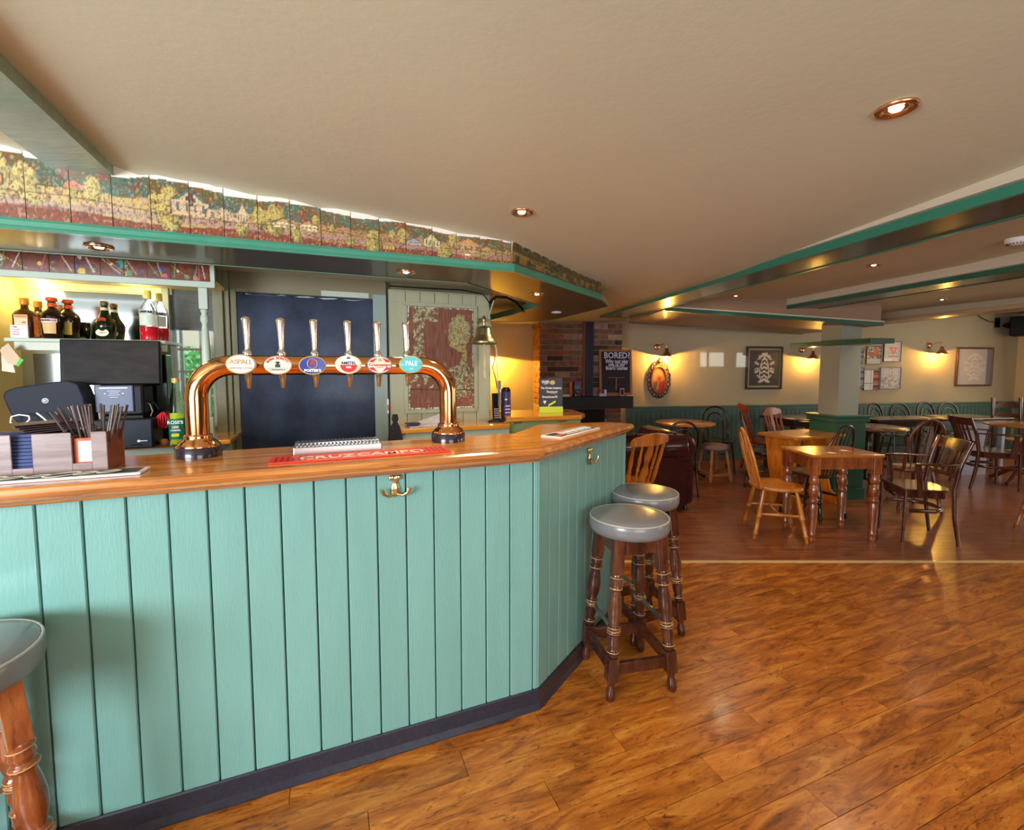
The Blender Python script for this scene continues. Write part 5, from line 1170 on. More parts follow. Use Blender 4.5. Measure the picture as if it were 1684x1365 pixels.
# things on the mantel
def mt(px): return dy(px, 650, CF - .08)[0]
CHB = mat('chalkboard_face', lin(24, 20, 34), .5)
def Dth(name, label, cat, px, y, z, rz=0, group=None): t = in_frame(DIN, name, label, cat, group=group, x=dy(px, 650, y)[0], y=y, z=z); t.rotation_euler = (0, 0, DIN.a + rz); return t
t = Dth('chalkboard', 'wood-framed chalkboard asking Bored leaning on the mantel', 'chalkboard', 1015, CF - .08, MZ1)
yy = CF - .08; xA = dy(987, 600, yy)[0]; xB = dy(1041, 600, yy)[0]; hB = dy(1012, 574, yy)[1] - MZ1; wB = xB - xA; xo = (xA + xB) / 2
t.location = DIN.w(xo, yy, MZ1)
M = Matrix.Rotation(-.08, 4, 'X'); f_ = .032
OAKF = mat('chalkboard_oak', lin(164, 104, 58), .45, var=.1, scale=10)
for nm, a in [('frame_side', (-wB / 2, -wB / 2 + f_, 0, .02, 0, hB)), ('frame_side', (wB / 2 - f_, wB / 2, 0, .02, 0, hB)), ('frame_rail', (-wB / 2 + f_, wB / 2 - f_, 0, .02, 0, f_ * 1.4)), ('frame_rail', (-wB / 2 + f_, wB / 2 - f_, 0, .02, hB - f_, hB))]: bx(nm, OAKF, t, *a, bevel=.002, M=M)
bx('board', CHB, t, -wB / 2 + f_, wB / 2 - f_, .006, .016, f_, hB - f_, M=M)
for s_, sz, zz_, sp in [('BORED?', .115, .86, 1.15), ('Why not play', .075, .735, 1.05), ('one of our', .07, .665, 1.05), ('Board Games', .072, .595, 1.05)]:
    text(s_, sz, CHALK, t, (0, .0035 - .006, hB * zz_), (PI / 2 - .0, 0, 0), bold=.0025, sx=.80 if sz < .1 else .92)
b = MB().box(-wB * .26, wB * .26, .003, .006, hB * .385, hB * .40).box(-.012, .012, .003, .006, hB * .12, hB * .385); b.build('drawn_table', mat('brown_chalk', lin(140, 84, 60), .7), t)
def box_game(label, px, w_, h_, cols, rz=0, d_=.04):
    t = Dth('game_box', label, 'game box', px, CF - .10, MZ1, rz); n = len(cols)
    for k, c_ in enumerate(cols): bx('print_band' if k else 'box', mat('print_%d_%d_%d' % c_, lin(*c_), .5), t, -w_ / 2, w_ / 2, -d_ / 2 - (.0006 if k else 0), d_ / 2, h_ * k / n, h_ * (k + 1) / n)
    return t
t = box_game('dark game box with purple, teal and pink print on the mantel', 949, .085, .20, [(38, 30, 48), (60, 44, 60), (70, 130, 140), (120, 60, 130)])
for k, (dx, dz, m_) in enumerate([(-.025, .02, CYAN), (.02, .02, RED), (.0, .07, PK), (.02, .06, mat('violet', lin(110, 80, 170), .5))]): o = ell(.012, .012, .002).build('token_print', m_, t); o.location = (dx, -.021, dz)
t = box_game('narrow orange game box with a blue symbol beside the dark one', 938, .03, .20, [(210, 84, 30), (206, 90, 40), (220, 96, 40)])
t = Dth('flyer_pile', 'low pile of pale flyers on the mantel behind the green sign', 'flyers', 930, CF - .08, MZ1)
for k in range(5): o = bx('flyer', PAPER, t, -.06, .06, -.04, .04, 0, .005); o.location = (0, 0, k * .0065); o.rotation_euler = (0, 0, .1 * k)
t = box_game('small red, white and blue card packets on the mantel under the chalkboard', 991, .10, .09, [(190, 190, 220), (150, 60, 90)])
t.location = t.location
for k in range(3): bx('packet', [RED, NAVY, WHITE][k], t, -.045 + .03 * k, -.018 + .03 * k, -.028, -.0205, .04, .09 + .012 * (k == 1))
t = Dth('small_photo_frame', 'tiny framed picture standing in front of the chalkboard', 'photo frame', 1023, CF - .12, MZ1)
bx('frame', mat('pink_frame', lin(196, 130, 120), .4), t, -.032, .032, 0, .010, .0, .11, .002); bx('picture', BLACKP, t, -.022, .022, -.002, .001, .02, .09)

t = Dth('chalk_dish', 'white chalk pieces scattered at the right end of the mantel', 'chalk', 1034, CF - .12, MZ1)
for k in range(4): MB().turn((k * .02 - .03, 0, .006), (k * .02 + .005, .01 * (k % 2), .006), [(0, .005), (1, .005)], 8).build('chalk_stick', WHITE, t)

# ================================================================ WALL LAMPS
def wall_lamp(px, py, label, e=16, pyl=None, mirror=1):
    """bulkhead plate, swan neck and conical copper shade with a bare filament"""
    x, z = dy(px, py, -.14); t = in_frame(DIN, 'wall_lamp', label, 'wall lamp', x=x, y=0, z=z)
    b = MB(); b.turn((-.09 * mirror, 0, .115), (-.09 * mirror, -.03, .115), [(0, .048), (.6, .046), (.9, .034), (1, .01)], 24); b.build('wall_plate', COPPERD, t)
    MB().tube([(-.09 * mirror, -.02, .115), (-.08 * mirror, -.07, .135), (-.045 * mirror, -.12, .160), (-.01 * mirror, -.14, .155), (0, -.14, .12), (0, -.14, .06)], .0065, 10).build('swan_neck', COPPERD, t)
    MB().lathe([(.020, .095), (.024, .09), (.024, .055), (.030, .050), (.036, .03), (.085, -.022), (.092, -.028), (.088, -.028), (.034, .022), (.0, .022)][::-1], (0, -.14, 0), 32).build('shade', COPPERD, t)
    MB().lathe([(0, -.048), (.012, -.044), (.018, -.034), (.016, -.02), (.010, -.008), (.010, .02), (0, .02)], (0, -.14, 0), 16).build('bulb', BULBY, t)
    p = DIN.w(x, -.14, z - .042); light('wall_lamp_glow', 'POINT', p, e, (1.0, .50, .08), .012)
    return t
wall_lamp(1096, 583, 'copper wall lamp glowing above the oval gilt-framed picture', 110)
wall_lamp(1337, 587, 'copper wall lamp glowing beside the dark framed picture, next to the pillar', 60)
wall_lamp(1549, 579, 'copper wall lamp glowing between the small pictures and the silver framed print', 70)
light('alcove_lamp', 'SPOT', DIN.w(dy(806, 575, -.2)[0], -.14, 1.62), 85, (1.0, .50, .05), .02, DIN.w(dy(812, 600, -.2)[0], -.12, 0), angle=2.9, blend=.05)

# ================================================================ PICTURES ON THE FAR WALL
def frame_at(name, label, cat, p0, p1, fwid, mf, depth=.03, yoff=0.0, group=None):
    x0, z1 = dy(p0[0], p0[1], -depth); x1, z0 = dy(p1[0], p1[1], -depth)
    t = in_frame(DIN, name, label, cat, x=(x0 + x1) / 2, y=-.001, z=(z0 + z1) / 2, group=group); w_, h_ = (x1 - x0) / 2, (z1 - z0) / 2
    for nm, a in [('frame_side', (-w_, -w_ + fwid, -h_, h_)), ('frame_side', (w_ - fwid, w_, -h_, h_)), ('frame_rail', (-w_ + fwid, w_ - fwid, -h_, -h_ + fwid)), ('frame_rail', (-w_ + fwid, w_ - fwid, h_ - fwid, h_))]: bx(nm, mf, t, a[0], a[1], -depth, 0, a[2], a[3], .004)
    return t, w_ - fwid, h_ - fwid
def damask(x, z, w_, h_):
    """mirrored scroll ornament: 1 where ornament"""
    u = abs(x / w_); v = z / h_; best = 0
    for k in range(7):
        cv = -.72 + .24 * k; sp = .18 + .50 * math.cos(cv * 1.35) ** 2
        for s in (.35, .75, 1.0):
            cx = sp * s; cz = cv + .07 * math.sin(k * 2.1 + s * 5); r = .075 + .03 * math.sin(k * 3 + s * 9)
            d = math.hypot((u - cx) * 1.0, (v - cz) * 1.25); a = math.atan2(v - cz, u - cx)
            if d < r * (1 + .35 * math.cos(5 * a + k)) and d > r * .28: return 1
    if u < .16 + .1 * math.cos(v * 9) and abs(v) < .82 and math.sin(v * 26 + u * 14) > -.1: return 1
    if abs(u - .35 * math.cos(v * 1.7 + .4)) < .03 and abs(v) < .75: return 1
    return 0
t, w_, h_ = frame_at('framed_damask_print', 'dark framed white scroll ornament print on a black ground', 'picture', (1229, 569.5), (1286, 640), .030, mat('black_brown_frame', lin(46, 32, 28), .3, coat=.4))
def f1(u, v):
    x, z = (u - .5) * 2, (v - .5) * 2
    if max(abs(x), abs(z)) > .90: return (.30, .26, .18)
    return (.62, .58, .54) if damask(x, z, .82, .9) else (.015, .014, .02)
o = painted('print', 2 * w_, 2 * h_, 76, 96, f1, vcol('print_paper', .5, .1), t, (0, -.018, -h_), .01)
t, w_, h_ = frame_at('framed_silver_print', 'brown framed silvery embossed print right of the last wall lamp', 'picture', (1576, 571), (1631, 635), .030, mat('brown_frame', lin(92, 58, 44), .3, coat=.4))
def f2(u, v):
    x, z = (u - .5) * 2, (v - .5) * 2
    if x > .72: return (.22, .19, .26)
    return (.66, .60, .58) if damask(x, z, .85, .9) else (.50, .45, .46)
o = painted('print', 2 * w_, 2 * h_, 60, 76, f2, vcol('silver_print', .4, .1), t, (0, -.018, -h_), .01)
SF = mat('dark_silver_frame', lin(92, 94, 104), .3, .5)
small = [('narrow framed black and white strip, upper left of the small pictures', (1411, 573), (1421, 598), 0), ('small framed poster with orange sun, upper middle of the small pictures', (1427, 569), (1450, 599), 1), ('small framed poster with red and teal cocktail lettering, upper right of the small pictures', (1455, 561), (1482, 595), 2), ('narrow framed black and white strip, lower left of the small pictures', (1411, 604), (1421, 638), 3), ('small framed print with red and black blocks down one side, lower middle', (1422, 608), (1446, 642), 4), ('small framed pale street drawing, lower right of the small pictures', (1449, 604), (1481, 640), 5)]
def mkp(kind):
    def fn(u, v):
        n = n2(u * 9, v * 9, 1, kind * 3)
        if kind in (0, 3): return (.78, .78, .84) if (u < .5 or (v * 9) % 1 < .2) else (.10, .10, .16)
        if kind == 1:
            if math.hypot(u - .66, v - .72) < .20: return (.72, .14, .05)
            if .38 < v < .68 and u < .6 and (v * 13) % 1 > .25: return (.55, .10, .05)
            return (.62, .62, .62) if (v < .3 or n > .1) else (.10, .13, .10)
        if kind == 2:
            if v < .14 and u < .5: return (.85, .84, .88)
            if .66 < v < .71 or .22 < v < .30: return (.62, .14, .10) if .25 < u < .85 else (.66, .62, .64)
            if .32 < v < .64 and abs(u - .55) < (v - .30) * .62 and abs(u - .55) > (v - .30) * .62 - .12: return (.62, .18, .12)
            if .35 < v < .50 and abs(u - .55) < .3 and n > -.1: return (.22, .46, .48)
            return (.62, .58, .62)
        if kind == 4:
            if abs(v - .34) < .018: return (.08, .05, .09)
            if u > .62: return [(.55, .03, .05), (.05, .04, .04), (.55, .35, .08), (.5, .04, .06), (.06, .04, .04), (.55, .22, .06)][int(v * 8) % 6]
            return (.74, .76, .82) if not (.44 < u < .50) else (.20, .24, .50)
        return mixc((.62, .60, .66), (.36, .30, .32), smooth(.05, .3, abs(n)) * (1 if v < .55 or abs(u - .5) < .12 else .3))
    return fn
for lab, p0, p1, k in small:
    t, w_, h_ = frame_at('small_framed_picture', lab, 'picture', p0, p1, .010, SF, .022)
    painted('picture', 2 * w_, 2 * h_, 24 if k in (1, 2, 4, 5) else 10, 30, mkp(k), vcol('poster_print', .6, 0), t, (0, -.012, -h_), .006)
# oval gilt frame
x, z = dy(1084, 624, -.03); t = in_frame(DIN, 'oval_framed_portrait', 'oval picture of a figure in a pierced gilt frame under a wall lamp', 'picture', x=x, y=-.002, z=z)
RX = (dy(1103, 624, -.03)[0] - dy(1065, 624, -.03)[0]) / 2; RZ = (dy(1084, 592, -.03)[1] - dy(1084, 655, -.03)[1]) / 2
GILT = mat('old_gilt', lin(150, 96, 52), .35, metal=.4, var=.3, scale=30)
nq = 40; rx_, rz_ = RX * .66, RZ * .70
MB().tube([(rx_ * math.cos(q), -.022, rz_ * math.sin(q) - .01) for q in [2 * PI * k / nq for k in range(nq)]], .020, 8, True).build('inner_moulding', GILT, t)
b = MB()
for k in range(22):
    q = 2 * PI * k / 22; up = max(0, math.sin(q)); ex = 1.0 + .10 * up ** 6 ; cxx = (RX * .87) * math.cos(q); czz = (RZ * .84 * ex) * math.sin(q) - .006
    b.tube([(cxx + .030 * math.cos(q + a_) * (.7 + .3 * (k % 2)), -.016, czz + .036 * math.sin(q + a_)) for a_ in [2 * PI * j / 9 for j in range(9)]], .0085, 5, True)
b.tube([(.02 * math.sin(a_ * 2), -.018, RZ * .9 + .06 * a_) for a_ in (0, .5, 1.0, 1.3)], [.03, .024, .018, .005], 6)
b.tube([(0, -.018, -RZ * .86), (0, -.018, -RZ * .98)], [.03, .004], 6)
b.build('pierced_rim', mat('dark_gilt', lin(84, 56, 44), .4, metal=.3, var=.3, scale=30), t)
def portrait(u, v):
    x, z = (u - .5) * 2, (v - .5) * 2; n = n2(u * 5, v * 5, 1, 2)
    if ((x - .05) / .28) ** 2 + ((z - .12) / .2) ** 2 < 1: return (.34, .10, .03)
    if abs(x - .35 + .2 * z) < .38 and -.85 < z < -.1 and x > .1: return (.48, .03, .05)
    if abs(x - .02 - z * .3) < .07 and -.7 < z < .0: return (.52, .36, .12)
    if z < -.1 and abs(x) < .7: return mixc((.14, .05, .03), (.22, .10, .05), .5 + n)
    return mixc((.36, .20, .08), (.50, .28, .12), .5 + n)
vs = []; fs = []; cols = []; nr = 14
for j in range(nr + 1):
    for i in range(nq): q = 2 * PI * i / nq; r = j / nr; X_, Z_ = r * math.cos(q), r * math.sin(q); vs.append((rx_ * X_, -.012, rz_ * Z_ - .01)); cols.append(portrait(.5 + X_ / 2, .5 + Z_ / 2))
for j in range(nr):
    for i in range(nq): i2 = (i + 1) % nq; fs.append((j * nq + i, j * nq + i2, (j + 1) * nq + i2, (j + 1) * nq + i))
me = bpy.data.meshes.new('portrait'); me.from_pydata(vs, [], fs); ca_ = me.color_attributes.new('paint', 'FLOAT_COLOR', 'POINT'); ca_.data.foreach_set('color', [c for q in cols for c in (*q, 1.0)]); me.materials.append(vcol('portrait_paint', .35, .3)); o = bpy.data.objects.new('portrait', me); C.objects.link(o); o.parent = t
# loudspeaker
x, z = dy(1680, 537, -.22); t = in_frame(DIN, 'wall_speaker', 'black loudspeaker on a wall bracket in the upper right corner of the dining room', 'speaker', x=x, y=-.22, z=z)
MB().box(-.21, .20, -.12, .12, -.16, .16, Matrix.Rotation(.5, 4, 'Z')).build('cabinet', BLACKM, t, .015)
MB().turn((-.26, .06, .02), (-.05, .04, .02), [(0, .035), (.3, .05), (.6, .03), (1, .03)], 14).build('bracket', BLACKM, t)
MB().bar((-.22, .20, .0), (-.22, .20, .16), .05).build('wall_arm', BLACKM, t); MB().tube([(-.24, .20, .08), (-.40, .20, .10), (-.55, .21, .16), (-.7, .215, .24)], .006, 6).build('lead', BLACKM, t)

# ================================================================ PILLAR WITH LEDGE
KU = Frame(3.57, 5.05, DIN.a * 180 / PI)
pl = thing('pillar', 'square cream pillar on a green boarded plinth in the dining room', 'pillar', KU.w(0, 0, 0), KU.a)
SD = .262; CP = .93
bx('shaft', mat('pillar_paint', lin(150, 150, 136), .6, var=.03, scale=3), pl, 0, SD, 0, SD, CP, 2.0)
e = .055
bx('plinth', DKGREEN, pl, -e, SD + e, -e, SD + e, 0, CP - .05, .004)
bx('plinth_cap', DKGREEN, pl, -e - .05, SD + e + .05, -e - .05, SD + e + .05, CP - .018, CP, .005); bx('plinth_moulding', DKGREEN, pl, -e - .025, SD + e + .025, -e - .025, SD + e + .025, CP - .075, CP - .018, .01)
bx('plinth_base', DKGREEN, pl, -e - .015, SD + e + .015, -e - .015, SD + e + .015, 0, .12, .004)
LG = Frame(3.545, 4.60, DIN.a * 180 / PI); ZL = 1.695
lg = thing('ceiling_ledge', 'green edged ledge and boxing round the top of the pillar', 'ledge', LG.w(0, 0, 0), LG.a)
bx('ledge_board', DKGREEN, lg, 0, .285, 0, 1.05, ZL, ZL + .05, .004)
# added spot outside the rear wall, shining through the board openings
x, z = dy(1183, 584, 0); light('window_glint', 'SPOT', SRC, 9000, (.70, .84, 1.0), .01, DIN.w(x, 0, z), angle=math.radians(5.2), blend=.1)
# ================================================================ FURNITURE BUILDERS (local: floor centre, front faces -y)
STP = [(0, .019), (.02, .022), (.05, .022), (.06, .027), (.075, .027), (.085, .021), (.11, .020), (.20, .027), (.27, .023), (.29, .030), (.315, .030), (.33, .021), (.345, .028), (.37, .028), (.385, .020), (.50, .030), (.60, .031), (.72, .026), (.80, .020), (.815, .029), (.845, .029), (.86, .021), (.90, .027), (.95, .022), (.965, .028), (1, .024)]
def bar_stool(name, label, loc, rz, grp='bar stools with grey round seats'):
    t = thing(name, label, 'bar stool', loc, rz, grp)
    SH = .775
    MB().lathe([(.155, SH - .075), (.176, SH - .070), (.183, SH - .050), (.183, SH - .022), (.178, SH - .010)], (0, 0, 0), 40).build('seat_side', VINYL, t)
    MB().lathe([(.176, SH - .010), (.172, SH - .006), (.13, SH + .004), (.07, SH + .006), (0, SH + .007)], (0, 0, 0), 40).build('seat', VINYL, t)
    MB().tube([(.178 * math.cos(q), .178 * math.sin(q), SH - .009) for q in [2 * PI * k / 40 for k in range(40)]], .0038, 6, True).build('piping', PIPING, t)
    tz = SH - .075; T_, B_ = .098, .150
    def lp_(s, u, z): k = T_ + (B_ - T_) * (tz - z) / tz; return Vector((s * k, u * k, z))
    for s in (-1, 1):
        for u in (-1, 1):
            b = MB(); a = math.atan2(0, 1)
            b.bar(lp_(s, u, tz), lp_(s, u, tz - .155), .046, .046, up=(0, 1, 0))
            b.bar(lp_(s, u, .185), lp_(s, u, .085), .048, .048, up=(0, 1, 0))
            b.turn(lp_(s, u, .187), lp_(s, u, tz - .153), STP, 14)
            b.use(W_DARK); b.mi = [0] * len(b.f)
            b.use(W_WORN); A_, B_2 = lp_(s, u, .187), lp_(s, u, tz - .153)
            for tq, rq in ((.067, .0275), (.295, .0300), (.322, .0300), (.357, .0285), (.83, .0295), (.958, .0275)): b.turn(A_.lerp(B_2, tq - .004), A_.lerp(B_2, tq + .004), [(0, rq), (.5, rq + .0008), (1, rq)], 14)
            b.use(W_DARK)
            b.turn(lp_(s, u, 0), lp_(s, u, .087), [(0, .017), (.1, .021), (.45, .022), (.75, .014), (.85, .019), (1, .019)], 14)
            b.build('leg', W_DARK, t, bevel=.004, seg=1)
    for s in (-1, 1):
        MB().bar(lp_(s, -1, tz - .035), lp_(s, 1, tz - .035), .024, .075).build('apron', W_DARK, t, .002); MB().bar(lp_(-1, s, tz - .035), lp_(1, s, tz - .035), .024, .075).build('apron', W_DARK, t, .002)
        MB().bar(lp_(s, -1, .135), lp_(s, 1, .135), .022, .052).build('stretcher', W_DARK, t, .003); MB().bar(lp_(-1, s, .135), lp_(1, s, .135), .022, .052).build('stretcher', W_DARK, t, .003)
        MB().bar(lp_(s, -1, .30), lp_(s, 1, .30), .010, .018).build('foot_rail', STEEL, t)
    return t
LEGP = [(0, .014), (.04, .015), (.30, .019), (.46, .021), (.50, .016), (.52, .024), (.56, .024), (.58, .016), (.70, .019), (.84, .017), (.86, .021), (.90, .021), (.92, .015), (.98, .014), (1, .012)]
def seat_mesh(w_, d_, z, th=.034, n=28, back=.85):
    b = MB(); vs = []; ring = lambda k, z_: [((w_ * k) * (abs(math.cos(q)) ** .75) * (1 if math.cos(q) > 0 else -1) * (1 - (1 - back) * max(0, math.sin(q))), (d_ * k) * (abs(math.sin(q)) ** .75) * (1 if math.sin(q) > 0 else -1), z_) for q in [2 * PI * i / n for i in range(n)]]
    rings = [ring(.90, z - th), ring(1, z - th * .7), ring(1, z - .006), ring(.97, z), ring(.7, z - .006), ring(.3, z - .010)]
    for r in rings: vs += r
    fs = [tuple(range(n))[::-1], tuple(range(5 * n, 6 * n))] + [(j * n + i, j * n + (i + 1) % n, (j + 1) * n + (i + 1) % n, (j + 1) * n + i) for j in range(5) for i in range(n)]
    b.add(vs, fs, True); return b
def four_legs(t, m, z, tx, ty, bx_, by_, prof=LEGP, stretch=True, seg=10):
    for s in (-1, 1):
        for u in (-1, 1): MB().turn((s * tx, u * ty, z), (s * bx_, u * by_, 0), [(q, r) for q, r in prof], seg).build('leg', m, t)
    if stretch:
        f = lambda zz: (tx + (bx_ - tx) * (z - zz) / z, ty + (by_ - ty) * (z - zz) / z)
        ax, ay = f(.22)
        for s in (-1, 1): MB().turn((s * ax, -ay, .21), (s * ax, ay, .21), [(0, .009), (.3, .012), (.5, .016), (.7, .012), (1, .009)], 8).build('stretcher', m, t)
        MB().turn((-ax, 0, .21), (ax, 0, .21), [(0, .009), (.5, .015), (1, .009)], 8).build('stretcher', m, t)
def hoop_chair(name, label, loc, rz, m, cat='chair', splat=True, nsp=6, H_=.90, w_=.205, group=None):
    t = thing(name, label, cat, loc, rz, group); SZ_ = .445
    seat_mesh(.215, .205, SZ_).build('seat', m, t); four_legs(t, m, SZ_ - .03, .135, .125, .195, .20)
    y0, y1 = .155, .285; hb_ = H_ - SZ_
    P = lambda q: (w_ * math.copysign(abs(math.cos(q)) ** .8, math.cos(q)) * (1 if math.sin(q) > .0 else 1), 0, 0)
    pts = []
    for k in range(21):
        q = PI * k / 20; sx = math.cos(q); h = math.sin(q) ** .62; x = w_ * sx * (.82 + .18 * min(1, h * 1.6)); pts.append((x, y0 + (y1 - y0) * h, SZ_ - .01 + hb_ * h))
    MB().tube(pts, .0125, 8).build('hoop', m, t)
    def hoopz(x):
        best = min(pts, key=lambda p: abs(p[0] - x) + (0 if p[2] > SZ_ + .2 else 9)); return best
    for k in range(nsp):
        x = -.155 + .31 * k / (nsp - 1)
        if splat and abs(x) < .04: continue
        tp = hoopz(x * 1.08); MB().turn((x * .85, y0 + .005, SZ_ - .01), (tp[0], tp[1], tp[2]), [(0, .0055), (.4, .0075), (1, .005)], 6).build('spindle', m, t)
    if splat:
        b = MB(); d = Vector((0, y1 - y0, hb_)).normalized(); 
        for s in (-1, 1): b.tube([(s * .018, y0 + .005, SZ_), (s * .026, y0 + .03, SZ_ + .09), (s * .034, y0 + .055, SZ_ + .17), (s * .036, y0 + .075, SZ_ + .27), (s * .020, y1 - .012, SZ_ + hb_ - .04), (s * .014, y1 - .003, H_ - .01)], .008, 6)
        c_ = Vector((0, y0 + .066, SZ_ + .225)); 
        b.tube([(c_.x + .034 * math.cos(q), c_.y + .034 * math.sin(q) * .27, c_.z + .034 * math.sin(q)) for q in [2 * PI * k / 16 for k in range(16)]], .006, 6, True)
        for k in range(3): q = PI * k / 3; b.bar((c_.x - .034 * math.cos(q), c_.y - .034 * math.sin(q) * .27, c_.z - .034 * math.sin(q)), (c_.x + .034 * math.cos(q), c_.y + .034 * math.sin(q) * .27, c_.z + .034 * math.sin(q)), .006)
        b.build('wheel_splat', m, t)
    return t
def crest_chair(name, label, loc, rz, m, fiddle=True, H_=.88, group=None):
    t = thing(name, label, 'chair', loc, rz, group); SZ_ = .445
    seat_mesh(.22, .205, SZ_, .04).build('seat', m, t); four_legs(t, m, SZ_ - .03, .14, .13, .20, .205)
    y0, y1 = .155, .27; zc_ = H_ - .12
    for s in (-1, 1):
        MB().turn((s * .165, y0, SZ_ - .01), (s * .195, y1 - .015, zc_ + .03), [(0, .013), (.15, .019), (.3, .019), (.34, .014), (.38, .020), (.42, .014), (.6, .018), (.85, .013), (1, .012)], 10).build('back_post', m, t)
        MB().turn((s * .085, y0 + .012, SZ_ - .01), (s * .10, y1 - .005, zc_ + .02), [(0, .009), (.2, .013), (.38, .010), (.41, .016), (.44, .010), (.65, .014), (.8, .009), (1, .009)], 10).build('spindle', m, t)
    n = 16; vs = []
    for j, (zz, dyy) in enumerate([(0, 0), (1, .022)]):
        for k in range(n + 1):
            u = -1 + 2 * k / n; arch = .018 * math.cos(u * PI * .5); x = u * .235
            zb_ = zc_ + .012 + .012 * abs(u); zt_ = zc_ + .085 + arch + .022 * math.cos(u * 1.5); vs.append((x, y1 - .030 * u * u * 1 - .0 + dyy, zb_)); vs.append((x, y1 + .012 - .030 * u * u + dyy, zt_ - (.02 if k in (0, n) else 0)))
    o = 2 * (n + 1); fs = []
    for k in range(n): fs += [(2 * k, 2 * k + 2, 2 * k + 3, 2 * k + 1), (o + 2 * k + 1, o + 2 * k + 3, o + 2 * k + 2, o + 2 * k), (2 * k + 1, 2 * k + 3, o + 2 * k + 3, o + 2 * k + 1), (2 * k, o + 2 * k, o + 2 * k + 2, 2 * k + 2)]
    fs += [(0, 1, o + 1, o), (2 * n, o + 2 * n, o + 2 * n + 1, 2 * n + 1)]
    MB().add(vs, fs).build('crest_rail', m, t, bevel=.005)
    if fiddle:
        prof = [(.0, .028), (.12, .040), (.24, .052), (.36, .046), (.44, .026), (.52, .022), (.60, .030), (.72, .044), (.84, .040), (.94, .030), (1, .028)]
        a = Vector((0, y0 + .014, SZ_)); b_ = Vector((0, y1 + .003, zc_ + .02)); vs = []
        for q, r in prof:
            c_ = a.lerp(b_, q); vs += [(c_.x - r, c_.y - .005, c_.z), (c_.x + r, c_.y - .005, c_.z), (c_.x + r, c_.y + .006, c_.z), (c_.x - r, c_.y + .006, c_.z)]
        fs = [(0, 1, 2, 3)]; np2 = len(prof)
        for i in range(np2 - 1):
            for k in range(4): fs.append((4 * i + k, 4 * i + (k + 1) % 4, 4 * i + 4 + (k + 1) % 4, 4 * i + 4 + k))
        MB().add(vs, fs).build('fiddle_splat', m, t)
    return t
def bentwood_chair(name, label, loc, rz, m=None, group=None, H_=.86):
    m = m or W_BLK; t = thing(name, label, 'chair', loc, rz, group); SZ_ = .45
    MB().lathe([(.17, SZ_ - .03), (.195, SZ_ - .028), (.20, SZ_ - .015), (.195, SZ_ - .002), (.15, SZ_ - .006), (0, SZ_ - .010)], (0, 0, 0), 28).build('seat', m, t)
    for s in (-1, 1): MB().tube([(s * .13, -.135, SZ_ - .03), (s * .145, -.155, .25), (s * .165, -.185, 0)], [.015, .014, .011], 8).build('leg', m, t)
    def arch(w_, h_, y1, yb):
        pts = []
        for k in range(19):
            q = PI * k / 18; s = math.sin(q) ** .45; c_ = math.cos(q); pts.append((w_ * c_ * (.84 + .16 * s), yb + (y1 - yb) * s, SZ_ - .01 + (h_ - SZ_) * s))
        return pts
    o = arch(.195, H_, .25, .165)
    MB().tube([(.185, .24, 0), (.17, .205, .22)] + o + [(-.17, .205, .22), (-.185, .24, 0)], .0135, 8).build('back_hoop', m, t)
    MB().tube(arch(.125, H_ - .085, .235, .155), .010, 8).build('inner_hoop', m, t)
    MB().tube([(.145 * math.cos(q), .145 * math.sin(q) + .01, .27) for q in [2 * PI * k / 24 for k in range(24)]], .009, 6, True).build('leg_ring', m, t)
    return t
def ladder_chair(name, label, loc, rz, m):
    t = thing(name, label, 'chair', loc, rz); SZ_ = .45
    seat_mesh(.215, .20, SZ_, .03, back=.95).build('seat', mat('rush_seat', lin(150, 112, 60), .8, bump=.4, bscale=60), t)
    for s in (-1, 1):
        MB().tube([(s * .18, .19, 0), (s * .18, .19, SZ_), (s * .185, .235, 1.02)], .022, 10).build('back_post', m, t); MB().tube([(s * .19, -.18, 0), (s * .19, -.18, SZ_ + .01)], .019, 10).build('leg', m, t)
        MB().tube([(s * .185, -.17, .22), (s * .18, .18, .22)], .011, 8).build('stretcher', m, t)
    for z_ in (.62, .76, .90):
        n = 10; vs = []
        for j in (0, .016):
            for k in range(n + 1): u = -1 + 2 * k / n; y_ = .205 + (z_ - .45) * .05 + .02 * (1 - u * u) + j; vs += [(u * .175, y_, z_ - .028 + .008 * math.cos(u * 3)), (u * .175, y_, z_ + .034 + .014 * math.cos(u * 3))]
        o = 2 * (n + 1); fs = []
        for k in range(n): fs += [(2 * k, 2 * k + 2, 2 * k + 3, 2 * k + 1), (o + 2 * k + 1, o + 2 * k + 3, o + 2 * k + 2, o + 2 * k), (2 * k + 1, 2 * k + 3, o + 2 * k + 3, o + 2 * k + 1), (2 * k, o + 2 * k, o + 2 * k + 2, 2 * k + 2)]
        MB().add(vs, fs).build('back_slat', m, t)
    for s in (-1, 1): MB().tube([(-.185, s * .185, .26), (.185, s * .185, .26)], .011, 8).build('stretcher', m, t)
    return t
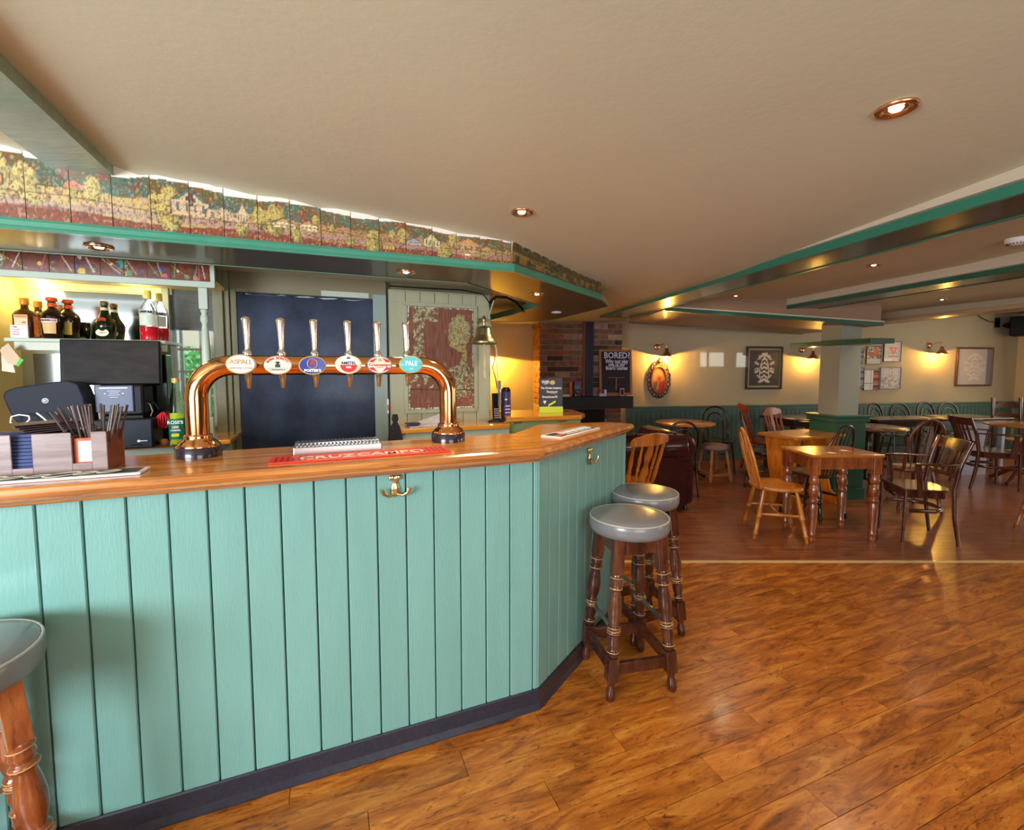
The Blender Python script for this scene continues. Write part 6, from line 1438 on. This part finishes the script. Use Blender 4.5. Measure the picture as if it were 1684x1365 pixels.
def arm_chair(name, label, loc, rz, m, nsl=5, group=None):
    """open wooden armchair: slatted back, flat arms, hooped stretcher"""
    t = thing(name, label, 'armchair', loc, rz, group); SZ_ = .455
    MB().prism([(-.225, -.22), (.225, -.22), (.205, .14), (.12, .205), (-.12, .205), (-.205, .14)], SZ_ - .020, SZ_).build('seat', m, t, bevel=.006)
    MB().prism([(-.20, -.20), (.20, -.20), (.185, .13), (.11, .185), (-.11, .185), (-.185, .13)], SZ_ - .075, SZ_ - .02).build('apron', m, t)
    for s in (-1, 1):
        MB().tube([(s * .205, .25, 0), (s * .203, .205, .25), (s * .205, .19, .46), (s * .212, .225, .66), (s * .225, .30, .86)], [.017, .021, .022, .020, .017], 4).build('back_post', m, t)
        MB().tube([(s * .20, -.21, 0), (s * .20, -.20, .44)], [.014, .020], 4).build('leg', m, t)
        MB().bar((s * .235, -.10, SZ_ - .06), (s * .245, -.135, .66), .022, .040, up=(0, 1, 0)).build('arm_support', m, t, .003)
        MB().tube([(s * .250, -.16, .668), (s * .262, -.05, .672), (s * .245, .10, .672), (s * .215, .215, .675)], [.024, .026, .022, .018], 4, flat=.45).build('arm', m, t)
    n = 10
    def rail(z0_, z1_, yb, nm, cv=.035):
        vs = []
        for j in (0, .022):
            for k in range(n + 1): u = -1 + 2 * k / n; y_ = cv * (1 - u * u) + j; vs += [(u * .215, yb(z0_) + y_, z0_), (u * .218, yb(z1_) + y_, z1_)]
        o = 2 * (n + 1); fs = [(0, 1, o + 1, o), (2 * n, o + 2 * n, o + 2 * n + 1, 2 * n + 1)]
        for k in range(n): fs += [(2 * k, 2 * k + 2, 2 * k + 3, 2 * k + 1), (o + 2 * k + 1, o + 2 * k + 3, o + 2 * k + 2, o + 2 * k), (2 * k + 1, 2 * k + 3, o + 2 * k + 3, o + 2 * k + 1), (2 * k, o + 2 * k, o + 2 * k + 2, 2 * k + 2)]
        MB().add(vs, fs).build(nm, m, t, bevel=.003)
    yb = lambda z_: .185 + .115 * max(0, (z_ - .5) / .36)
    rail(.765, .855, yb, 'crest_rail'); rail(.545, .580, yb, 'lower_rail')
    for k in range(nsl): u = -.66 + 1.32 * k / (nsl - 1); MB().bar((u * .215, yb(.57) + .045 * (1 - u * u), .57), (u * .215, yb(.77) + .045 * (1 - u * u), .775), .026, .010, up=(0, 1, 0)).build('back_slat', m, t)
    MB().tube([(-.195, -.16, .27), (-.18, .06, .27), (-.10, .165, .27), (0, .185, .27), (.10, .165, .27), (.18, .06, .27), (.195, -.16, .27)], .012, 8, flat=1.4).build('hoop_stretcher', m, t)
    return t
TLP = [(0, .018), (.03, .024), (.06, .026), (.09, .020), (.11, .028), (.14, .028), (.16, .022), (.36, .032), (.55, .036), (.58, .028), (.60, .037), (.64, .037), (.66, .026), (.70, .036), (.76, .040), (.82, .034), (.85, .026), (.88, .036), (.93, .036), (.96, .030), (1, .034)]
def turned_table(name, label, fr, x0, x1, y0, y1, m, mt_, H_=.75, over=.05, lw=.07):
    t = thing(name, label, 'table', fr.w(0, 0, 0), fr.a)
    bx('table_top', mt_, t, x0, x1, y0, y1, H_ - .026, H_, .008)
    a0, a1, b0, b1 = x0 + over + lw / 2, x1 - over - lw / 2, y0 + over + lw / 2, y1 - over - lw / 2
    for x in (a0, a1):
        for y in (b0, b1): b = MB().box(x - lw / 2, x + lw / 2, y - lw / 2, y + lw / 2, H_ - .17, H_ - .026); b.turn((x, y, 0), (x, y, H_ - .168), TLP, 18); b.build('leg', m, t, .003, 1)
    for y in (b0, b1): bx('apron', m, t, a0, a1, y - .012, y + .012, H_ - .125, H_ - .026)
    for x in (a0, a1): bx('apron', m, t, x - .012, x + .012, b0, b1, H_ - .125, H_ - .026)
    return t
def pedestal_table(name, label, loc, r, m, H_=.75, feet=3, rz=0, mt_=None, turned=True):
    t = thing(name, label, 'table', loc, rz)
    MB().lathe([(r - .02, H_ - .028), (r, H_ - .022), (r, H_ - .006), (r - .008, H_), (0, H_)], (0, 0, 0), 44).build('table_top', mt_ or m, t)
    MB().lathe([(.05, .12), (.06, .16), (.045, .20), (.055, .26), (.07, .34), (.05, .42), (.035, .46), (.05, .50), (.035, .55), (.03, .66), (.06, .70), (.09, .722)], (0, 0, 0), 20).build('pedestal', m, t)
    for k in range(feet): q = 2 * PI * k / feet + .3; c_, s_ = math.cos(q), math.sin(q); MB().tube([(.03 * c_, .03 * s_, .19), (.14 * c_, .14 * s_, .16), (.26 * c_, .26 * s_, .06), (.33 * c_, .33 * s_, .02)], [.032, .028, .024, .020], 8, flat=1.2).build('foot', m, t)
    return t
def plain_table(name, label, fr, x0, x1, y0, y1, m, H_=.75, mt_=None):
    t = thing(name, label, 'table', fr.w(0, 0, 0), fr.a); bx('table_top', mt_ or m, t, x0, x1, y0, y1, H_ - .03, H_, .005)
    bx('apron', m, t, x0 + .06, x1 - .06, y0 + .06, y1 - .06, H_ - .11, H_ - .03)
    for x in (x0 + .08, x1 - .08):
        for y in (y0 + .08, y1 - .08): bx('leg', m, t, x - .025, x + .025, y - .025, y + .025, 0, H_ - .03)
    return t
def beermat(label, p, z, col=CREAM, rz=0): t = thing('beer_mat', label, 'beer mat', (p[0], p[1], z), rz); bx('mat', col, t, -.047, .047, -.047, .047, .0003, .0022); return t

# ================================================================ PLACEMENT
bar_stool('bar_stool', 'grey-topped dark wooden bar stool nearest the camera at the bar corner', (.545, 2.105, 0), math.radians(12))
bar_stool('bar_stool', 'grey-topped dark wooden bar stool tucked behind the nearer one', (.735, 2.52, 0), math.radians(18))
s3 = bar_stool('bar_stool', 'grey-topped bar stool cut off by the left edge in front of the teal boards', (-1.348, 1.035, 0), math.radians(-35))
for o in s3.children:
    if o.name.startswith(('leg', 'apron')): o.data.materials[0] = W_WARM
# nearest pine table and its chairs
PT_ = Frame(2.44, 3.70, 2)
turned_table('pine_table', 'small square table with orange-brown turned legs, nearest on the dining floor', PT_, 0, .605, 0, .44, W_WARM, W_TABLE, .745, .012, .068)
for (px, py), lab in zip([(1368, 745), (1388, 741)], ['round red-rimmed beer mat on the nearest table, closer to the camera', 'larger red and white beer mat near the back of the nearest table']):
    p = on_z(px, py, .745); t = thing('beer_mat', lab, 'beer mat', (p[0], p[1], .745)); MB().lathe([(.05, .0004), (.05, .002), (0, .002)], (0, 0, 0), 24, 1.2 if px > 1380 else 1).build('mat', mat('red_rust_mat', lin(196, 80, 50), .5), t); MB().lathe([(.03, .002), (.03, .0026), (0, .0026)], (0, 0, 0), 20).build('mat_centre', CREAM, t)
hoop_chair('wheelback_chair', 'honey pine wheelback chair pulled up to the nearest table', (2.30, 3.98, 0), math.radians(76), W_HONEY, H_=.93)
ac = arm_chair('open_armchair', 'brown open armchair with slatted back and square arms on the floor in front', (3.47, 3.90, 0), math.radians(-104), W_DARK); ac.scale = (.92, .84, 1.0)
# pale strip table etc. behind
TR = Frame(3.12, 4.94, 22)
t = thing('trestle_table', 'golden pine trestle table with shaped plank ends behind the nearest table', 'table', TR.w(0, 0, 0), TR.a)
bx('table_top', W_TABLE, t, -.38, .37, -.235, .235, .72, .75, .006)
for s in (-1, 1):
    prof = [(-.22, 0), (-.24, .06), (-.14, .14), (-.11, .26), (-.15, .40), (-.17, .56), (-.20, .72), (.20, .72), (.17, .56), (.15, .40), (.11, .26), (.14, .14), (.24, .06), (.22, 0), (.07, 0), (.045, .10), (0, .16), (-.045, .10), (-.07, 0)]
    x = s * .29; n = len(prof); MB().add([(x - .016, a, b_) for a, b_ in prof] + [(x + .016, a, b_) for a, b_ in prof], [tuple(range(n)), tuple(range(n, 2 * n))[::-1]] + [(i, (i + 1) % n, n + (i + 1) % n, n + i) for i in range(n)]).build('trestle_end', W_HONEY, t)
bx('stretcher', W_HONEY, t, -.29, .29, -.02, .02, .30, .38)
hoop_chair('spindle_chair', 'dark hoop-backed spindle chair between the honey chair and trestle table', (3.10, 5.62, 0), math.radians(62), W_BLK, splat=True, H_=.93)
hoop_chair('spindle_chair', 'dark hoop-backed chair between the nearest table and the pillar', (2.96, 4.47, 0), math.radians(205), W_BLK, splat=False, H_=.93)
crest_chair('crest_chair', 'red-brown chair seen edge-on against the dado beyond the honey chair', (3.50, 6.42, 0), math.radians(78), W_RED, H_=.95)
crest_chair('crest_chair', 'orange-red topped spindle chair behind the trestle table', (3.58, 5.86, 0), math.radians(35), W_RED, H_=.93)
plain_table('dark_table', 'dark rectangular table against the dado left of the pillar', Frame(3.85, 6.15, 12), -.10, .75, 0, .62, W_BLK, .76)
for (px, py), lab in zip([(1299, 688), (1325, 690), (1323, 693)], ['pale beer mat at the far edge of the dark table left of the pillar', 'pale beer mat at the right end of the dark table, the farther of two', 'pale beer mat at the right end of the dark table, the nearer of two']): beermat(lab, on_z(px, py, .762), .761)
# left group near the bar end
crest_chair('fiddleback_chair', 'orange pine fiddleback chair with curved crest beside the bar end', (1.02, 4.08, 0), math.radians(214), W_HONEY, H_=.90)
# leather chesterfield armchair
t = thing('leather_armchair', 'dark oxblood leather chair with rolled buttoned arms behind the pine chair', 'armchair', (1.40, 4.95, 0), math.radians(8))
bx('base', LEATHER, t, -.52, .40, -.36, .45, .06, .42, .03); bx('arm_front', LEATHER, t, .12, .40, -.40, .45, .06, .62, .05)
MB().turn((.27, -.44, .64), (.27, .48, .64), [(0, .10), (.03, .135), (.5, .145), (.97, .135), (1, .10)], 20).build('rolled_arm', LEATHER, t)
MB().turn((-.62, -.30, .66), (.30, -.36, .66), [(0, .10), (.03, .125), (.5, .13), (.97, .125), (1, .10)], 20).build('rolled_back', LEATHER, t); bx('back_panel', LEATHER, t, -.62, .30, -.42, -.24, .06, .62, .03)
for k in range(6):
    for j in range(2): MB().lathe([(.016, 0), (.012, .007), (0, .010)], (0, 0, 0), 10).build('button', mat('leather_button', lin(40, 14, 22), .3, coat=.5), t).location = (-.5 + k * .14, -.36 - .0 + j * .07, .786 - .004 * j)
for k in range(4): MB().lathe([(.022, 0), (.018, .05)], (0, 0, 0), 10).build('foot', W_BLK, t).location = ([-.5, .34, -.5, .34][k], [-.33, -.33, .4, .4][k], .0)
# round table with bentwood chair at the dado
pedestal_table('round_table', 'round orange-brown topped table against the dado near the oval picture', (2.24, 5.95, 0), .37, W_BLK, .75, mt_=W_HONEY)
bentwood_chair('bentwood_chair', 'black bentwood chair standing in front of the round orange table', (1.93, 5.35, 0), math.radians(175), group='black bentwood chairs')
bentwood_chair('bentwood_chair', 'dark bentwood chair against the dado right of the round orange table', (2.90, 6.42, 0), math.radians(-8), mat('brown_black_wood', lin(52, 30, 22), .2, coat=.6), group='black bentwood chairs', H_=.90)
t = thing('low_stool', 'low wooden stool with pale mauve padded top against the dado', 'stool', (2.62, 5.93, 0), .2)
MB().lathe([(.14, .40), (.165, .405), (.17, .43), (.165, .46), (.10, .472), (0, .475)], (0, 0, 0), 28).build('padded_seat', mat('mauve_fabric', lin(150, 124, 116), .85), t)
for s in (-1, 1):
    for u_ in (-1, 1): MB().turn((s * .10, u_ * .10, .40), (s * .15, u_ * .15, 0), [(0, .022), (.3, .020), (.34, .026), (.5, .018), (.7, .024), (.75, .026), (.9, .026), (1, .018)], 10).build('leg', mat('pale_worn_wood', lin(170, 116, 72), .4, var=.15, scale=20), t)
    MB().bar((s * .14, -.14, .09), (s * .14, .14, .09), .02, .035).build('stretcher', mat('pale_worn_wood', lin(170, 116, 72), .4, var=.15, scale=20), t); MB().bar((-.14, s * .14, .09), (.14, s * .14, .09), .02, .035).build('stretcher', mat('pale_worn_wood', lin(170, 116, 72), .4, var=.15, scale=20), t)
# right side
pedestal_table('round_table', 'dark round table with turned pedestal just right of the pillar', (4.24, 5.45, 0), .37, W_BLK, .76, rz=.5, mt_=mat('brown_table_top', lin(92, 62, 48), .25, var=.1, scale=6, coat=.5))
beermat('orange-red beer mat on the dark round table right of the pillar', on_z(1441, 706, .762), .761, mat('red_rust_mat', lin(196, 80, 50), .5))
hoop_chair('spindle_chair', 'brown hoop-backed spindle chair directly behind the open armchair', (4.08, 4.70, 0), math.radians(172), mat('red_brown_gloss', lin(104, 48, 30), .22, coat=.6, var=.1, scale=8), splat=False, nsp=7, H_=.96, w_=.175)
BT = Frame(5.6, 6.22, 9.3)
plain_table('long_dark_table', 'long dark dining table in front of the dado with pale beer mats', BT, -.75, .38, 0, .42, W_BLK, .76)
gt = plain_table('end_table', 'table with pale lilac painted end panel right of the long dark table', BT, .42, 1.25, -.15, .40, mat('lilac_grey_paint', lin(176, 178, 206), .45), .77, mt_=W_BLK)
bx('end_panel', mat('lilac_grey_paint', lin(176, 178, 206), .45), gt, .46, .86, -.13, -.10, 0, .70)
for (px, py), lab in zip([(1518, 686), (1547, 688), (1553, 690)], ['beer mat on the left of the long dark table', 'beer mat on the pale-ended table, the farther one', 'beer mat on the pale-ended table, the nearer one']): beermat(lab, on_z(px, py, .762), .771 if px > 1530 else .761)
for px, Y_, rz_, lab in [(1465, 7.05, 21, 'black bentwood chair leftmost along the dado right of the pillar'), (1502, 7.0, 6, 'black bentwood chair second along the dado right of the pillar'), (1546, 7.3, 10, 'black bentwood chair third along the dado, below the wall lamp'), (1582, 7.25, 4, 'black bentwood chair fourth along the dado, below the silver print')]:
    d = ray(px, 680); bentwood_chair('bentwood_chair', lab, (d.x * Y_ / d.y, Y_, 0), math.radians(rz_), group='black bentwood chairs', H_=.90 if Y_ > 6.5 else .87)
arm_chair('open_armchair', 'second brown open armchair with slatted back farther back on the right', (5.80, 5.58, 0), math.radians(72), mat('dark_red_brown_gloss', lin(84, 42, 28), .22, coat=.6, var=.1, scale=8), nsl=6)
ladder_chair('ladderback_chair', 'dark red-brown ladderback chair by the right-hand wall', (7.15, 6.45, 0), math.radians(-5), mat('dark_red_brown_gloss', lin(84, 42, 28), .22, coat=.6, var=.1, scale=8))
pedestal_table('round_table', 'golden topped round table with turned pedestal at the right edge', (6.42, 5.72, 0), .40, mat('red_brown_gloss', lin(104, 48, 30), .22, coat=.6, var=.1, scale=8), .75, feet=4, mt_=W_TABLE)
crest_chair('edge_chair', 'warm brown chair cut off by the right edge of the photo', (4.80, 3.95, 0), math.radians(-75), W_WARM, H_=.90)
# matt plastics: little mirror-like sheen
for k in ('black_plastic', 'dusty_screen', 'slate_lid', 'slate_plastic', 'blackboard_paint'):
    MC[k].node_tree.nodes['Principled BSDF'].inputs['Specular IOR Level'].default_value = 0.18
